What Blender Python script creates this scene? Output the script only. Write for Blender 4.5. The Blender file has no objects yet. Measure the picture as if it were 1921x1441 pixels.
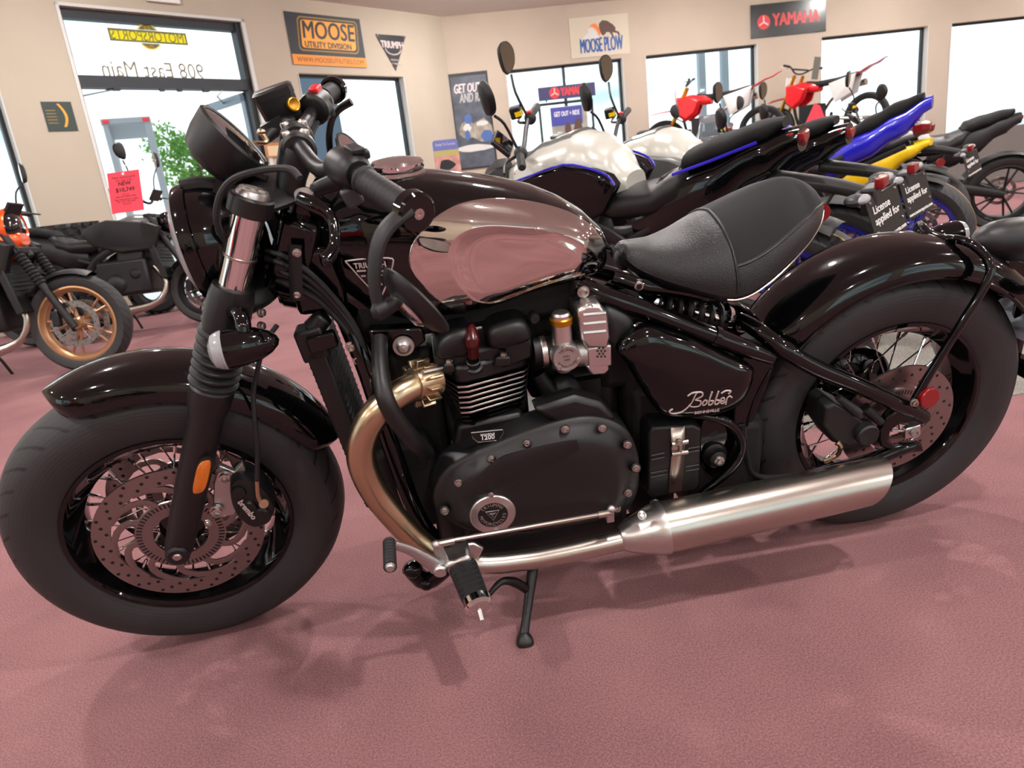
import bpy, bmesh, math, random
from mathutils import Vector, Matrix
V = Vector; PI = math.pi; R = math.radians
random.seed(5)
scene = bpy.context.scene
COL = scene.collection

# ---------------------------------------------------------------- camera
W, H = 1921, 1441
CAM = V((-0.18614, -1.44105, 0.87826))
YAW, PITCH, ROLL, FPX = R(-5.5385), R(16.1694), R(-6.8651), 1292.15
fwd = V((-math.sin(YAW)*math.cos(PITCH), math.cos(YAW)*math.cos(PITCH), -math.sin(PITCH)))
rgt = V((math.cos(YAW), math.sin(YAW), 0)); upv = rgt.cross(fwd)
c_, s_ = math.cos(ROLL), math.sin(ROLL)
CR = c_*rgt + s_*upv; CU = -s_*rgt + c_*upv
cam = bpy.data.cameras.new('camera'); cam_o = bpy.data.objects.new('camera', cam); COL.objects.link(cam_o)
m3 = Matrix((CR, CU, -fwd)).transposed()
cam_o.matrix_world = Matrix.Translation(CAM) @ m3.to_4x4()
cam.sensor_width = 36; cam.sensor_fit = 'HORIZONTAL'; cam.lens = FPX/W*36
cam.clip_start = .05; cam.clip_end = 400
cam.dof.use_dof = True; cam.dof.focus_distance = 1.5; cam.dof.aperture_fstop = 6.4
scene.camera = cam_o

# ---------------------------------------------------------------- world (bright overcast sky) and exposure
wd = bpy.data.worlds.new('overcast_sky'); scene.world = wd; wd.use_nodes = True
nt = wd.node_tree; nt.nodes.clear()
n_o = nt.nodes.new('ShaderNodeOutputWorld'); n_b = nt.nodes.new('ShaderNodeBackground')
n_t = nt.nodes.new('ShaderNodeTexCoord'); n_n = nt.nodes.new('ShaderNodeTexNoise'); n_r = nt.nodes.new('ShaderNodeValToRGB')
n_m = nt.nodes.new('ShaderNodeMapping'); n_m.inputs['Scale'].default_value = (2.2, 2.2, 9)
n_n.inputs['Scale'].default_value = 1.5; n_n.inputs['Detail'].default_value = 5
n_r.color_ramp.elements[0].position = .35; n_r.color_ramp.elements[0].color = (.34, .44, .50, 1)
n_r.color_ramp.elements[1].position = .6; n_r.color_ramp.elements[1].color = (.9, .97, 1, 1)
n_b.inputs['Strength'].default_value = 2.3
nt.links.new(n_t.outputs['Generated'], n_m.inputs['Vector']); nt.links.new(n_m.outputs[0], n_n.inputs['Vector'])
nt.links.new(n_n.outputs['Fac'], n_r.inputs[0]); nt.links.new(n_r.outputs[0], n_b.inputs['Color']); nt.links.new(n_b.outputs[0], n_o.inputs[0])
vs = scene.view_settings
vs.view_transform = 'Standard'; vs.look = 'None'; vs.exposure = 0.0; vs.gamma = 1.0; vs.use_curve_mapping = False
LIGHT = 1380.0           # radiance of the recessed ceiling lights

# ---------------------------------------------------------------- helpers
def lin(c):
    return tuple(((x/255)/12.92 if x/255 <= .04045 else ((x/255+.055)/1.055)**2.4) for x in c)
MATS = {}
def mat(name, rgb, rough=.5, metal=0., coat=0., emit=0., bump=0., bscale=200., trans=0., alpha=1., spec=.5, var=0., vscale=6.):
    if name in MATS: return MATS[name]
    m = bpy.data.materials.new(name); m.use_nodes = True; t = m.node_tree; b = t.nodes['Principled BSDF']
    col = lin(rgb)+(1,)
    b.inputs['Base Color'].default_value = col; b.inputs['Roughness'].default_value = rough
    b.inputs['Metallic'].default_value = metal; b.inputs['Coat Weight'].default_value = coat; b.inputs['Coat Roughness'].default_value = .03
    b.inputs['Transmission Weight'].default_value = trans; b.inputs['Alpha'].default_value = alpha
    b.inputs['Specular IOR Level'].default_value = spec
    if emit: b.inputs['Emission Color'].default_value = col; b.inputs['Emission Strength'].default_value = emit
    if bump or var:
        tc = t.nodes.new('ShaderNodeTexCoord'); n = t.nodes.new('ShaderNodeTexNoise'); n.inputs['Detail'].default_value = 4
        t.links.new(tc.outputs['Object'], n.inputs['Vector'])
        if bump:
            n.inputs['Scale'].default_value = bscale
            bp = t.nodes.new('ShaderNodeBump'); bp.inputs['Strength'].default_value = bump; bp.inputs['Distance'].default_value = .002
            t.links.new(n.outputs['Fac'], bp.inputs['Height']); t.links.new(bp.outputs[0], b.inputs['Normal'])
        if var:
            n2 = t.nodes.new('ShaderNodeTexNoise'); n2.inputs['Scale'].default_value = vscale; n2.inputs['Detail'].default_value = 6
            t.links.new(tc.outputs['Object'], n2.inputs['Vector'])
            rp = t.nodes.new('ShaderNodeValToRGB')
            rp.color_ramp.elements[0].position = .3; rp.color_ramp.elements[1].position = .7
            rp.color_ramp.elements[0].color = tuple(x*(1-var) for x in col[:3])+(1,); rp.color_ramp.elements[1].color = tuple(min(1, x*(1+var)) for x in col[:3])+(1,)
            t.links.new(n2.outputs['Fac'], rp.inputs[0]); t.links.new(rp.outputs[0], b.inputs['Base Color'])
    MATS[name] = m
    return m

def backlit(name, rgb):
    m = bpy.data.materials.new(name); m.use_nodes = True; t = m.node_tree; b = t.nodes['Principled BSDF']
    b.inputs['Base Color'].default_value = lin(rgb)+(1,); b.inputs['Roughness'].default_value = .6
    tr = t.nodes.new('ShaderNodeBsdfTranslucent'); tr.inputs[0].default_value = lin(rgb)+(1,); x = t.nodes.new('ShaderNodeMixShader'); x.inputs[0].default_value = .75
    t.links.new(b.outputs[0], x.inputs[1]); t.links.new(tr.outputs[0], x.inputs[2]); t.links.new(x.outputs[0], t.nodes['Material Output'].inputs[0]); return m

class MB:
    def __init__(s): s.v = []; s.f = []
    def add(s, vs, fs):
        o = len(s.v); s.v += [tuple(p) for p in vs]; s.f += [tuple(i+o for i in f) for f in fs]; return s
    def box(s, c, d, M=None):
        c = V(c); x, y, z = d[0]/2, d[1]/2, d[2]/2
        ps = [V((a*x, b*y, e*z)) for a in (-1, 1) for b in (-1, 1) for e in (-1, 1)]
        if M: ps = [M @ p for p in ps]
        return s.add([c+p for p in ps], [(0,1,3,2),(4,6,7,5),(0,4,5,1),(2,3,7,6),(0,2,6,4),(1,5,7,3)])
    def loft(s, secs, closed=True, caps=True, loop=False):
        n = len(secs[0]); vs = [p for q in secs for p in q]; fs = []
        m = len(secs)
        for i in range(m if loop else m-1):
            j = (i+1) % m
            for k in range(n if closed else n-1):
                l = (k+1) % n
                fs.append((i*n+k, i*n+l, j*n+l, j*n+k))
        if caps and closed and not loop:
            fs.append(tuple(range(n))[::-1]); fs.append(tuple((m-1)*n+k for k in range(n)))
        return s.add(vs, fs)
    def tube(s, pts, r, n=10, sm=0, caps=True, loop=False, flat=None):
        pts = [V(p) for p in pts]; rs = list(r) if isinstance(r, (list, tuple)) else [r]*len(pts)
        if sm: pts, rs = crom(pts, rs, sm, loop)
        secs = []; prev = None; N = len(pts)
        for i, p in enumerate(pts):
            a = pts[i-1] if (i or loop) else p; b = pts[(i+1) % N] if (i < N-1 or loop) else p
            t = (b-a).normalized()
            if prev is None:
                u = t.orthogonal().normalized()
                if flat is not None: u = V(flat); u = (u-t*u.dot(t)).normalized()
            else:
                u = (prev-t*prev.dot(t)).normalized()
            prev = u; w = t.cross(u)
            k = (flat and .3) or 1
            ru, rw = (rs[i] if not isinstance(rs[i], tuple) else rs[i][0]), (rs[i] if not isinstance(rs[i], tuple) else rs[i][1])
            secs.append([p+u*(math.cos(2*PI*j/n)*ru)+w*(math.sin(2*PI*j/n)*rw) for j in range(n)])
        return s.loft(secs, True, caps, loop)
    def lathe(s, prof, o, ax, n=32, a0=0, a1=2*PI, ref=None):
        o = V(o); ax = V(ax).normalized(); u = V(ref) if ref else ax.orthogonal()
        u = (u-ax*u.dot(ax)).normalized(); w = ax.cross(u); full = abs(a1-a0-2*PI) < 1e-6
        secs = []
        for j in range(n if full else n+1):
            a = a0+(a1-a0)*j/n; d = u*math.cos(a)+w*math.sin(a)
            secs.append([o+d*r+ax*h for r, h in prof])
        return s.loft(secs, False, False, full)
    def cyl(s, a, b, r, n=16, r2=None):
        return s.tube([a, b], [r, r if r2 is None else r2], n)
    def ell(s, c, rad, n=16, m=10, M=None):
        c = V(c); vs = []; fs = []
        for i in range(m+1):
            th = PI*i/m
            for j in range(n):
                p = V((rad[0]*math.sin(th)*math.cos(2*PI*j/n), rad[1]*math.sin(th)*math.sin(2*PI*j/n), rad[2]*math.cos(th)))
                vs.append(c+(M @ p if M else p))
        for i in range(m):
            for j in range(n):
                fs.append((i*n+j, i*n+(j+1) % n, (i+1)*n+(j+1) % n, (i+1)*n+j))
        return s.add(vs, fs)
    def prism(s, poly, vec):
        poly = [V(p) for p in poly]; vec = V(vec)
        return s.loft([poly, [p+vec for p in poly]])
    def dome(s, poly, rings, nrm):
        poly = [V(p) for p in poly]; nrm = V(nrm); c = sum(poly, V())/len(poly)
        return s.loft([[c+(p-c)*k+nrm*h for p in poly] for k, h in rings])

def crom(pts, rs, sm, loop=False):
    n = len(pts); P = []; Q = []
    g = lambda i: pts[i % n] if loop else pts[max(0, min(n-1, i))]
    lerp = lambda a, b, t: (tuple(x+(y-x)*t for x, y in zip(a, b)) if isinstance(a, tuple) else a+(b-a)*t)
    for i in range(n if loop else n-1):
        p0, p1, p2, p3 = g(i-1), g(i), g(i+1), g(i+2)
        for k in range(sm):
            t = k/sm; t2 = t*t; t3 = t2*t
            P.append(.5*((2*p1)+(p2-p0)*t+(2*p0-5*p1+4*p2-p3)*t2+(3*p1-p0-3*p2+p3)*t3)); Q.append(lerp(rs[i], rs[(i+1) % n], t))
    if not loop: P.append(pts[-1]); Q.append(rs[-1])
    return P, Q
def smooth_poly(pts, sm=4):
    return crom([V(p) for p in pts], [0]*len(pts), sm, True)[0]
def interp(tab, x):
    if x <= tab[0][0]: return tab[0][1]
    for (a, b), (c, d) in zip(tab, tab[1:]):
        if x <= c:
            t = (x-a)/(c-a); t = t
            return b+(d-b)*t
    return tab[-1][1]

def obj(name, mb, mt, parent=None, M=None, bev=0., seg=2, ang=35, kind=None, label=None, recalc=True):
    me = bpy.data.meshes.new(name)
    if isinstance(mb, MB):
        me.from_pydata(mb.v, [], mb.f)
        if recalc:
            bm = bmesh.new(); bm.from_mesh(me); bmesh.ops.recalc_face_normals(bm, faces=bm.faces); bm.to_mesh(me); bm.free()
    else: me = mb
    if mt is not None and not len(me.materials): me.materials.append(mt)
    me.shade_smooth(); me.set_sharp_from_angle(angle=R(ang))
    o = bpy.data.objects.new(name, me); COL.objects.link(o)
    if parent: o.parent = parent
    if M is not None: o.matrix_local = M
    if bev:
        b = o.modifiers.new('bevel', 'BEVEL'); b.width = bev; b.segments = seg; b.limit_method = 'ANGLE'; b.angle_limit = R(40)
    if kind: o['kind'] = kind
    if label: o['label'] = label
    return o
def link_copy(src, parent, M):
    o = src.copy(); COL.objects.link(o); o.parent = parent; o.matrix_local = M; return o
def tag(o, label, cat, group=None, kind=None):
    o['label'] = label; o['category'] = cat
    if group: o['group'] = group
    if kind: o['kind'] = kind
    return o
def thing(name, label, cat, M=None, group=None):
    o = bpy.data.objects.new(name, None); COL.objects.link(o); o.empty_display_size = .2
    if M is not None: o.matrix_world = M
    return tag(o, label, cat, group)
def struct(name, mb, mt, **k):
    o = obj(name, mb, mt, kind='structure', **k); return o
def basis(o, x, y, z=None):
    x = V(x).normalized(); y = V(y); y = (y-x*y.dot(x)).normalized(); z = x.cross(y)
    return Matrix.Translation(V(o)) @ Matrix((x, y, z)).transposed().to_4x4()
def text(name, s, size, M, mt, parent, ext=.0006, shear=0., bold=0., sx=1., align='CENTER', space=1., fit=None):
    cu = bpy.data.curves.new(name, 'FONT'); cu.body = s; cu.size = size; cu.extrude = ext; cu.shear = shear
    cu.align_x = align; cu.align_y = 'CENTER'; cu.space_character = space; cu.resolution_u = 3
    t = bpy.data.objects.new(name, cu); COL.objects.link(t); bpy.context.view_layer.update()
    me = bpy.data.meshes.new_from_object(t.evaluated_get(bpy.context.evaluated_depsgraph_get()))
    bpy.data.objects.remove(t); bpy.data.curves.remove(cu)
    if fit and len(me.vertices):
        xs = [v.co.x for v in me.vertices]; sx = fit/max(1e-6, max(xs)-min(xs))
    me.transform(Matrix.Diagonal((sx, 1, 1, 1))); me.name = name
    if bold:
        vs = [v.co.copy() for v in me.vertices]; fs = [tuple(p.vertices) for p in me.polygons]; n = len(vs); V2, F2 = [], []
        for k, (dx, dy) in enumerate(((-1, 0), (1, 0), (0, .6), (0, -.6))):
            V2 += [(v.x+dx*bold, v.y+dy*bold, v.z+k*1e-5) for v in vs]; F2 += [tuple(i+k*n for i in f) for f in fs]
        me = bpy.data.meshes.new(name); me.from_pydata(V2, [], F2)
    me.materials.clear(); me.materials.append(mt)
    o = bpy.data.objects.new(name, me); COL.objects.link(o); o.parent = parent; o.matrix_local = M
    return o
def ring_text(name, s, size, rad, a_mid, step, M, mt, parent, ext=.0006, bold=0., inward=False):
    n = len(s); vs = []; fs = []
    for i, ch in enumerate(s):
        if ch == ' ': continue
        a = a_mid-(i-(n-1)/2)*step*(1 if not inward else -1)
        o = text(name, ch, size, Matrix(), mt, None, ext, bold=bold)
        T = Matrix.Translation((rad*math.cos(a), rad*math.sin(a), 0)) @ Matrix.Rotation(a-PI/2+(PI if inward else 0), 4, 'Z')
        k = len(vs)
        vs += [tuple(T @ v.co) for v in o.data.vertices]; fs += [tuple(k+j for j in p.vertices) for p in o.data.polygons]
        me = o.data; bpy.data.objects.remove(o); bpy.data.meshes.remove(me)
    b = MB(); b.add(vs, fs)
    return obj(name, b, mt, parent, M, recalc=False)

# pixel rays -> points at a chosen depth in a thing's own frame
def ray(u, v): return fwd + CR*((u-W/2)/FPX) - CU*((v-H/2)/FPX)
def on_floor(u, v, z=0.):
    d = ray(u, v); return CAM + d*((z-CAM.z)/d.z)
def on_plane(u, v, o, n):
    d = ray(u, v); return CAM + d*((V(o)-CAM).dot(n)/d.dot(n))
class Frame:
    def __init__(s, M): s.M = M; s.I = M.inverted(); s.c = s.I @ CAM; s.R3 = s.I.to_3x3()
    def __call__(s, u, v, y):
        d = s.R3 @ ray(u, v); return s.c + d*((y-s.c.y)/d.y)
    def x(s, u, v, xx):
        d = s.R3 @ ray(u, v); return s.c + d*((xx-s.c.x)/d.x)

# ---------------------------------------------------------------- materials
M_gloss = mat('black_gloss_paint', (5, 5, 6), .05, 0, 0)
M_matte = mat('black_satin_coat', (15, 15, 16), .42, 0, 0, bump=.15, bscale=900)
M_black = mat('black_plastic', (12, 12, 13), .5)
M_dark = mat('dark_cavity', (6, 6, 7), .7)  # near-black that paints in the shade of holes, bores and gaps
M_chrome = mat('chrome', (225, 225, 225), .03, 1)
M_tankchrome = mat('tank_chrome', (212, 205, 200), .025, 1)
M_alu = mat('brushed_aluminium', (205, 203, 200), .3, 1, bump=.1, bscale=400)
M_cast = mat('cast_aluminium', (188, 186, 184), .42, 1, bump=.2, bscale=700)
M_steel = mat('brushed_stainless', (190, 183, 174), .27, 1, bump=.06, bscale=300)
M_header = mat('heat_tinted_steel', (188, 168, 138), .27, 1, bump=.06, bscale=300)
M_brass = mat('brass', (190, 140, 50), .35, 1)
M_gold = mat('gold_anodised', (205, 150, 40), .35, 1)
M_disc = mat('brake_disc_steel', (150, 143, 140), .3, 1, bump=.1, bscale=500)
M_rubber = mat('rubber', (18, 18, 19), .62, bump=.2, bscale=300)
M_seat = mat('black_leather', (17, 17, 18), .40, bump=.5, bscale=420, spec=.42)
M_seat2 = mat('black_vinyl_insert', (14, 14, 15), .7, bump=.3, bscale=800, spec=.3)
M_bolt = mat('zinc_bolt', (190, 186, 182), .25, 1)
M_amber = mat('amber_reflector', (215, 110, 10), .25, 0, .6, bump=1., bscale=500)
M_red = mat('red_lens', (128, 6, 12), .12, 0, .3, bump=.5, bscale=500)
M_redplastic = mat('red_plastic', (205, 30, 35), .35)
M_plugcap = mat('oxblood_rubber', (66, 10, 12), .25, 0, .2)
M_clear = mat('clear_lens', (225, 228, 232), .12, 0, 0, trans=.6)
M_glassf = mat('gauge_glass', (14, 14, 18), .04, 0, 1)
M_white = mat('white_print', (232, 230, 228), .5)
M_emboss = mat('embossed_print', (120, 116, 112), .5, 1)
M_silverprint = mat('silver_print', (200, 185, 182), .35, .3)
def tyre_mat(name, nslash, wid):
    m = mat(name, (42, 42, 43), .6)
    t = m.node_tree; b = t.nodes['Principled BSDF']
    tc = t.nodes.new('ShaderNodeTexCoord'); sp = t.nodes.new('ShaderNodeSeparateXYZ'); t.links.new(tc.outputs['Object'], sp.inputs[0])
    def mth(op, a, c=None):
        n = t.nodes.new('ShaderNodeMath'); n.operation = op
        for i, q in enumerate((a, c)):
            if q is None: continue
            if isinstance(q, (int, float)): n.inputs[i].default_value = q
            else: t.links.new(q, n.inputs[i])
        return n.outputs[0]
    ang = mth('ARCTAN2', sp.outputs['Z'], sp.outputs['X']); ay = mth('ABSOLUTE', sp.outputs['Y'])
    ph = mth('ADD', mth('MULTIPLY', ang, nslash/(2*PI)), mth('MULTIPLY', ay, 26))
    fr = mth('FRACT', ph); g = mth('LESS_THAN', fr, .16)
    rr = mth('SQRT', mth('ADD', mth('MULTIPLY', sp.outputs['X'], sp.outputs['X']), mth('MULTIPLY', sp.outputs['Z'], sp.outputs['Z'])))
    g = mth('MULTIPLY', g, mth('MULTIPLY', mth('GREATER_THAN', ay, wid*.22), mth('GREATER_THAN', rr, .288)))
    rings = mth('SINE', mth('MULTIPLY', rr, 900)); 
    hgt = mth('SUBTRACT', mth('MULTIPLY', rings, .02), g)
    bp = t.nodes.new('ShaderNodeBump'); bp.inputs['Strength'].default_value = .8; bp.inputs['Distance'].default_value = .004
    t.links.new(hgt, bp.inputs['Height']); t.links.new(bp.outputs[0], b.inputs['Normal'])
    mx = t.nodes.new('ShaderNodeMix'); mx.data_type = 'RGBA'; mx.inputs[6].default_value = lin((40, 40, 41))+(1,); mx.inputs[7].default_value = lin((5, 5, 5))+(1,)
    t.links.new(g, mx.inputs[0]); t.links.new(mx.outputs[2], b.inputs['Base Color'])
    return m
M_tyre = tyre_mat('tyre_rubber', 34, .065)
# ================================================================ the room
M_wall = mat('painted_wall', (182, 171, 154), .85, var=.05, vscale=1.2)
M_wall2 = mat('painted_wall_rose', (183, 169, 153), .85, var=.05, vscale=1.2)
M_ceil = mat('ceiling_paint', (222, 219, 214), .9, bump=.2, bscale=80)
M_frame = mat('bronze_window_frame', (46, 50, 54), .45, .3)
M_jamb = mat('white_jamb', (205, 205, 202), .6)
def carpet(name, rgb, dark, sc=130):
    m = mat(name, rgb, .95, spec=.1); t = m.node_tree; b = t.nodes['Principled BSDF']
    tc = t.nodes.new('ShaderNodeTexCoord'); n1 = t.nodes.new('ShaderNodeTexNoise'); n1.inputs['Scale'].default_value = sc*2.2; n1.inputs['Detail'].default_value = 3
    n2 = t.nodes.new('ShaderNodeTexNoise'); n2.inputs['Scale'].default_value = 2.2; n2.inputs['Detail'].default_value = 6
    n3 = t.nodes.new('ShaderNodeTexNoise'); n3.inputs['Scale'].default_value = 700; n3.inputs['Detail'].default_value = 2
    for n in (n1, n2, n3): t.links.new(tc.outputs['Object'], n.inputs['Vector'])
    a = t.nodes.new('ShaderNodeMix'); a.data_type = 'RGBA'; a.inputs[6].default_value = lin(dark)+(1,); a.inputs[7].default_value = lin(rgb)+(1,)
    r = t.nodes.new('ShaderNodeValToRGB'); r.color_ramp.elements[0].position = .38; r.color_ramp.elements[1].position = .62
    mm = t.nodes.new('ShaderNodeMath'); mm.operation = 'MULTIPLY_ADD'; mm.inputs[1].default_value = .35
    t.links.new(n2.outputs['Fac'], mm.inputs[0])
    m2 = t.nodes.new('ShaderNodeMath'); m2.operation = 'MULTIPLY'; m2.inputs[1].default_value = .65; t.links.new(n1.outputs['Fac'], m2.inputs[0]); t.links.new(m2.outputs[0], mm.inputs[2])
    t.links.new(mm.outputs[0], r.inputs[0]); t.links.new(r.outputs[0], a.inputs[0]); t.links.new(a.outputs[2], b.inputs['Base Color'])
    bp = t.nodes.new('ShaderNodeBump'); bp.inputs['Strength'].default_value = .5; bp.inputs['Distance'].default_value = .003
    t.links.new(n3.outputs['Fac'], bp.inputs['Height']); t.links.new(bp.outputs[0], b.inputs['Normal'])
    return m
M_carpet = carpet('mauve_carpet', (156, 114, 115), (118, 83, 86))
M_grey = carpet('grey_carpet', (160, 156, 148), (112, 108, 102), 90)
CEIL = 3.45
A_W = R(41.295); W1o = V((-3.499, 6.779, 0)); W1x = V((math.cos(A_W), math.sin(A_W), 0))
W1 = basis(W1o, W1x, (-W1x.y, W1x.x, 0))          # X along the wall, Y outwards, Z up
K1 = V((.317, 10.132, 0)); K2 = V((.55, 10.37, 0))
W2 = Matrix.Translation(K2); WC = basis(K1, K2-K1, V((-(K2-K1).y, (K2-K1).x, 0)))
L1 = (K1-W1o).dot(W1x); LC = (K2-K1).length
S0 = -6.0; P0 = W1 @ V((S0, 0, 0))
XR, YF = 15.0, -6.5
fl = MB(); fl.add([(P0.x, YF, 0), (XR, YF, 0), (XR, K2.y, 0), K2, K1, P0], [(0, 1, 2, 3, 4, 5)])
struct('floor', fl, M_carpet)
g = MB(); g.box((2.6, 1.27, .002), (4.2, 1.44, .004)); o = struct('floor_walkway', g, M_grey); o['label'] = 'strip of grey looped carpet laid across the mauve carpet'
ce = MB(); ce.add([(P0.x, YF, CEIL), (XR, YF, CEIL), (XR, K2.y, CEIL), (K2.x, K2.y, CEIL), (K1.x, K1.y, CEIL), (P0.x, P0.y, CEIL)], [(0, 1, 2, 3, 4, 5)])
struct('ceiling', ce, M_ceil)
def wall(name, M, x0, x1, holes, mt, th=.2, z1=CEIL):
    xs = sorted({x0, x1, *[h[0] for h in holes], *[h[1] for h in holes]}); zs = sorted({0, z1, *[h[2] for h in holes], *[h[3] for h in holes]})
    b = MB(); q = lambda *p: b.add([M @ V(t) for t in p], [(0, 1, 2, 3)])
    for xa, xb in zip(xs, xs[1:]):
        for za, zb in zip(zs, zs[1:]):
            cx, cz = (xa+xb)/2, (za+zb)/2
            if any(h[0] < cx < h[1] and h[2] < cz < h[3] for h in holes): continue
            q((xa, 0, za), (xb, 0, za), (xb, 0, zb), (xa, 0, zb)); q((xa, th, za), (xa, th, zb), (xb, th, zb), (xb, th, za))
    for a, c, d, e in holes:
        q((a, 0, d), (a, th, d), (a, th, e), (a, 0, e)); q((c, 0, d), (c, th, d), (c, th, e), (c, 0, e))
        q((a, 0, e), (c, 0, e), (c, th, e), (a, th, e)); q((a, 0, d), (c, 0, d), (c, th, d), (a, th, d))
    q((x0, 0, z1), (x1, 0, z1), (x1, th, z1), (x0, th, z1)); q((x0, 0, 0), (x1, 0, 0), (x1, th, 0), (x0, th, 0))
    return struct(name, b, mt)
nW1 = V((-W1x.y, W1x.x, 0))
def s1(u, v): p = on_plane(u, v, W1o, nW1) - W1o; return p.dot(W1x), p.z
def s2(u, v): p = on_plane(u, v, K2, V((0, 1, 0))) - K2; return p.x, p.z
DW, DH, DT = 2.0, 2.4, 3.11
ZT, ZB = 2.56, .55
w2l, w2r = s1(558, 139)[0], s1(757, 143)[0]
holes1 = [(0, DW, 0, DT), (w2l, w2r, ZB, ZT), (-2.6, -.71, ZB, ZT), (-5.2, -3.3, ZB, ZT)]
wins = [(s2(947, 130)[0], s2(1169, 120)[0]), (s2(1210, 108)[0], s2(1421, 92)[0]), (s2(1540, 78)[0], s2(1742, 62)[0]), (s2(1784, 52)[0], s2(1784, 52)[0]+2.1)]
holes2 = [(a, c, ZB, 2.60) for a, c in wins]
wall('wall_left', W1, S0, L1, holes1, M_wall); wall('wall_corner', WC, 0, LC, [], M_wall); wall('wall_back', W2, 0, XR-K2.x, holes2, M_wall2)
Mr = basis((XR, K2.y, 0), (0, -1, 0), (1, 0, 0)); wall('wall_right', Mr, 0, K2.y-YF, [], M_wall2)
FRONT = [(1.0+3.4*k, 3.9+3.4*k, .35, 2.95) for k in range(4)]; SIDE = [(.6+2.6*k, 2.8+2.6*k, .4, 2.9) for k in range(2)]  # unseen windows behind the camera, enlarged to bring in neutral fill daylight
Mf = basis((XR, YF, 0), (-1, 0, 0), (0, -1, 0)); wall('wall_front', Mf, 0, XR-P0.x, FRONT, M_wall)
Ms = basis((P0.x, YF, 0), (0, 1, 0), (-1, 0, 0)); wall('wall_side', Ms, 0, P0.y-YF, SIDE, M_wall)

def glass_mat():
    m = bpy.data.materials.new('window_glass'); m.use_nodes = True; t = m.node_tree; t.nodes.clear()
    o = t.nodes.new('ShaderNodeOutputMaterial'); a = t.nodes.new('ShaderNodeBsdfTransparent'); b = t.nodes.new('ShaderNodeBsdfGlossy'); x = t.nodes.new('ShaderNodeMixShader'); f = t.nodes.new('ShaderNodeFresnel')
    a.inputs[0].default_value = (.93, .985, .97, 1); b.inputs['Roughness'].default_value = 0; f.inputs[0].default_value = 1.3
    t.links.new(f.outputs[0], x.inputs[0]); t.links.new(a.outputs[0], x.inputs[1]); t.links.new(b.outputs[0], x.inputs[2]); t.links.new(x.outputs[0], o.inputs[0]); return m
M_glass = glass_mat()
wn = [0]
def window(M, a, c, d, e, mull=(), fw=.05):
    wn[0] += 1
    b = MB(); y = .13
    def bar(x0, x1, z0, z1, yy=y): b.add([M @ V(((x0 if i & 1 else x1), yy+(.03 if i & 2 else -.03), (z0 if i & 4 else z1))) for i in range(8)], [(0,1,3,2),(4,6,7,5),(0,4,5,1),(2,3,7,6),(0,2,6,4),(1,5,7,3)])
    bar(a, a+fw*.6, d, e); bar(c-fw, c, d, e); bar(a, c, e-fw*.7, e); bar(a, c, d, d+fw)
    for x in mull: bar(x-.02, x+.02, d, e)
    w = struct('window_%d' % wn[0], b, M_frame)
    p = MB(); xs = [a+fw*.6]+list(mull)+[c-fw]
    for x0, x1 in zip(xs, xs[1:]):
        p = MB(); p.add([M @ V((x0, y, d+fw)), M @ V((x1, y, d+fw)), M @ V((x1, y, e-fw)), M @ V((x0, y, e-fw))], [(0, 1, 2, 3)])
        obj('pane', p, M_glass, w)
    j = MB(); yy = .0
    for q in ([(c, 0, d), (c, .16, d), (c, .16, e), (c, 0, e)], [(a, 0, d), (a, .16, d), (a, .16, e), (a, 0, e)]):
        k = .012 if q[0][0] == c else -.012
        j.add([M @ V((x-k, yq-.006, z)) for x, yq, z in q]+[M @ V((x-.0, yq-.006, z)) for x, yq, z in q], [(0,1,2,3),(0,4,5,1),(1,5,6,2),(2,6,7,3),(3,7,4,0)])
    obj('jamb', j, M_jamb, w)
    return w
window(W1, *holes1[1]); window(W1, *holes1[2]); window(W1, *holes1[3])
for i, h in enumerate(holes2):
    window(W2, *h, mull=(h[0]+(h[1]-h[0])*.5,) if i == 0 else ())
for Mq, hs in ((Mf, FRONT), (Ms, SIDE)):
    for h in hs: window(Mq, *h)

# entrance: dark frame, transom with lettering, double door swung open outwards
b = MB()
def wbar(x0, x1, y0, y1, z0, z1): b.add([W1 @ V(((x0 if i & 1 else x1), (y0 if i & 2 else y1), (z0 if i & 4 else z1))) for i in range(8)], [(0,1,3,2),(4,6,7,5),(0,4,5,1),(2,3,7,6),(0,2,6,4),(1,5,7,3)])
wbar(0, .05, .08, .18, 0, DT); wbar(DW-.07, DW, .05, .18, 0, DT); wbar(0, DW, .08, .18, DT-.09, DT); wbar(0, DW, .05, .18, DH-.05, DH+.07)
door = struct('door_1', b, M_frame); door['label'] = 'entrance doorway with dark metal frame and lettered transom, doors standing open'
b = MB(); b.add([W1 @ V(p) for p in ((.05, .13, DH+.07), (DW-.07, .13, DH+.07), (DW-.07, .13, DT-.09), (.05, .13, DT-.09))], [(0, 1, 2, 3)]); obj('transom_pane', b, M_glass, door)
b = MB(); wbar(DW-.012, DW+.035, -.012, .0, 0, DT+.03); wbar(-.02, .012, -.012, 0, 0, DT+.03); wbar(-.02, DW+.035, -.012, 0, DT, DT+.03); obj('door_casing', b, M_jamb, door)
b = MB(); wbar(.35, .42, .03, .08, DH-.08, DH-.05); wbar(.85, .9, .04, .08, DH-.08, DH-.05); wbar(1.05, 1.1, .04, .08, DH-.08, DH-.05); wbar(1.35, 1.42, .03, .08, DH-.08, DH-.05); obj('strike', b, M_frame, door)
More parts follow.
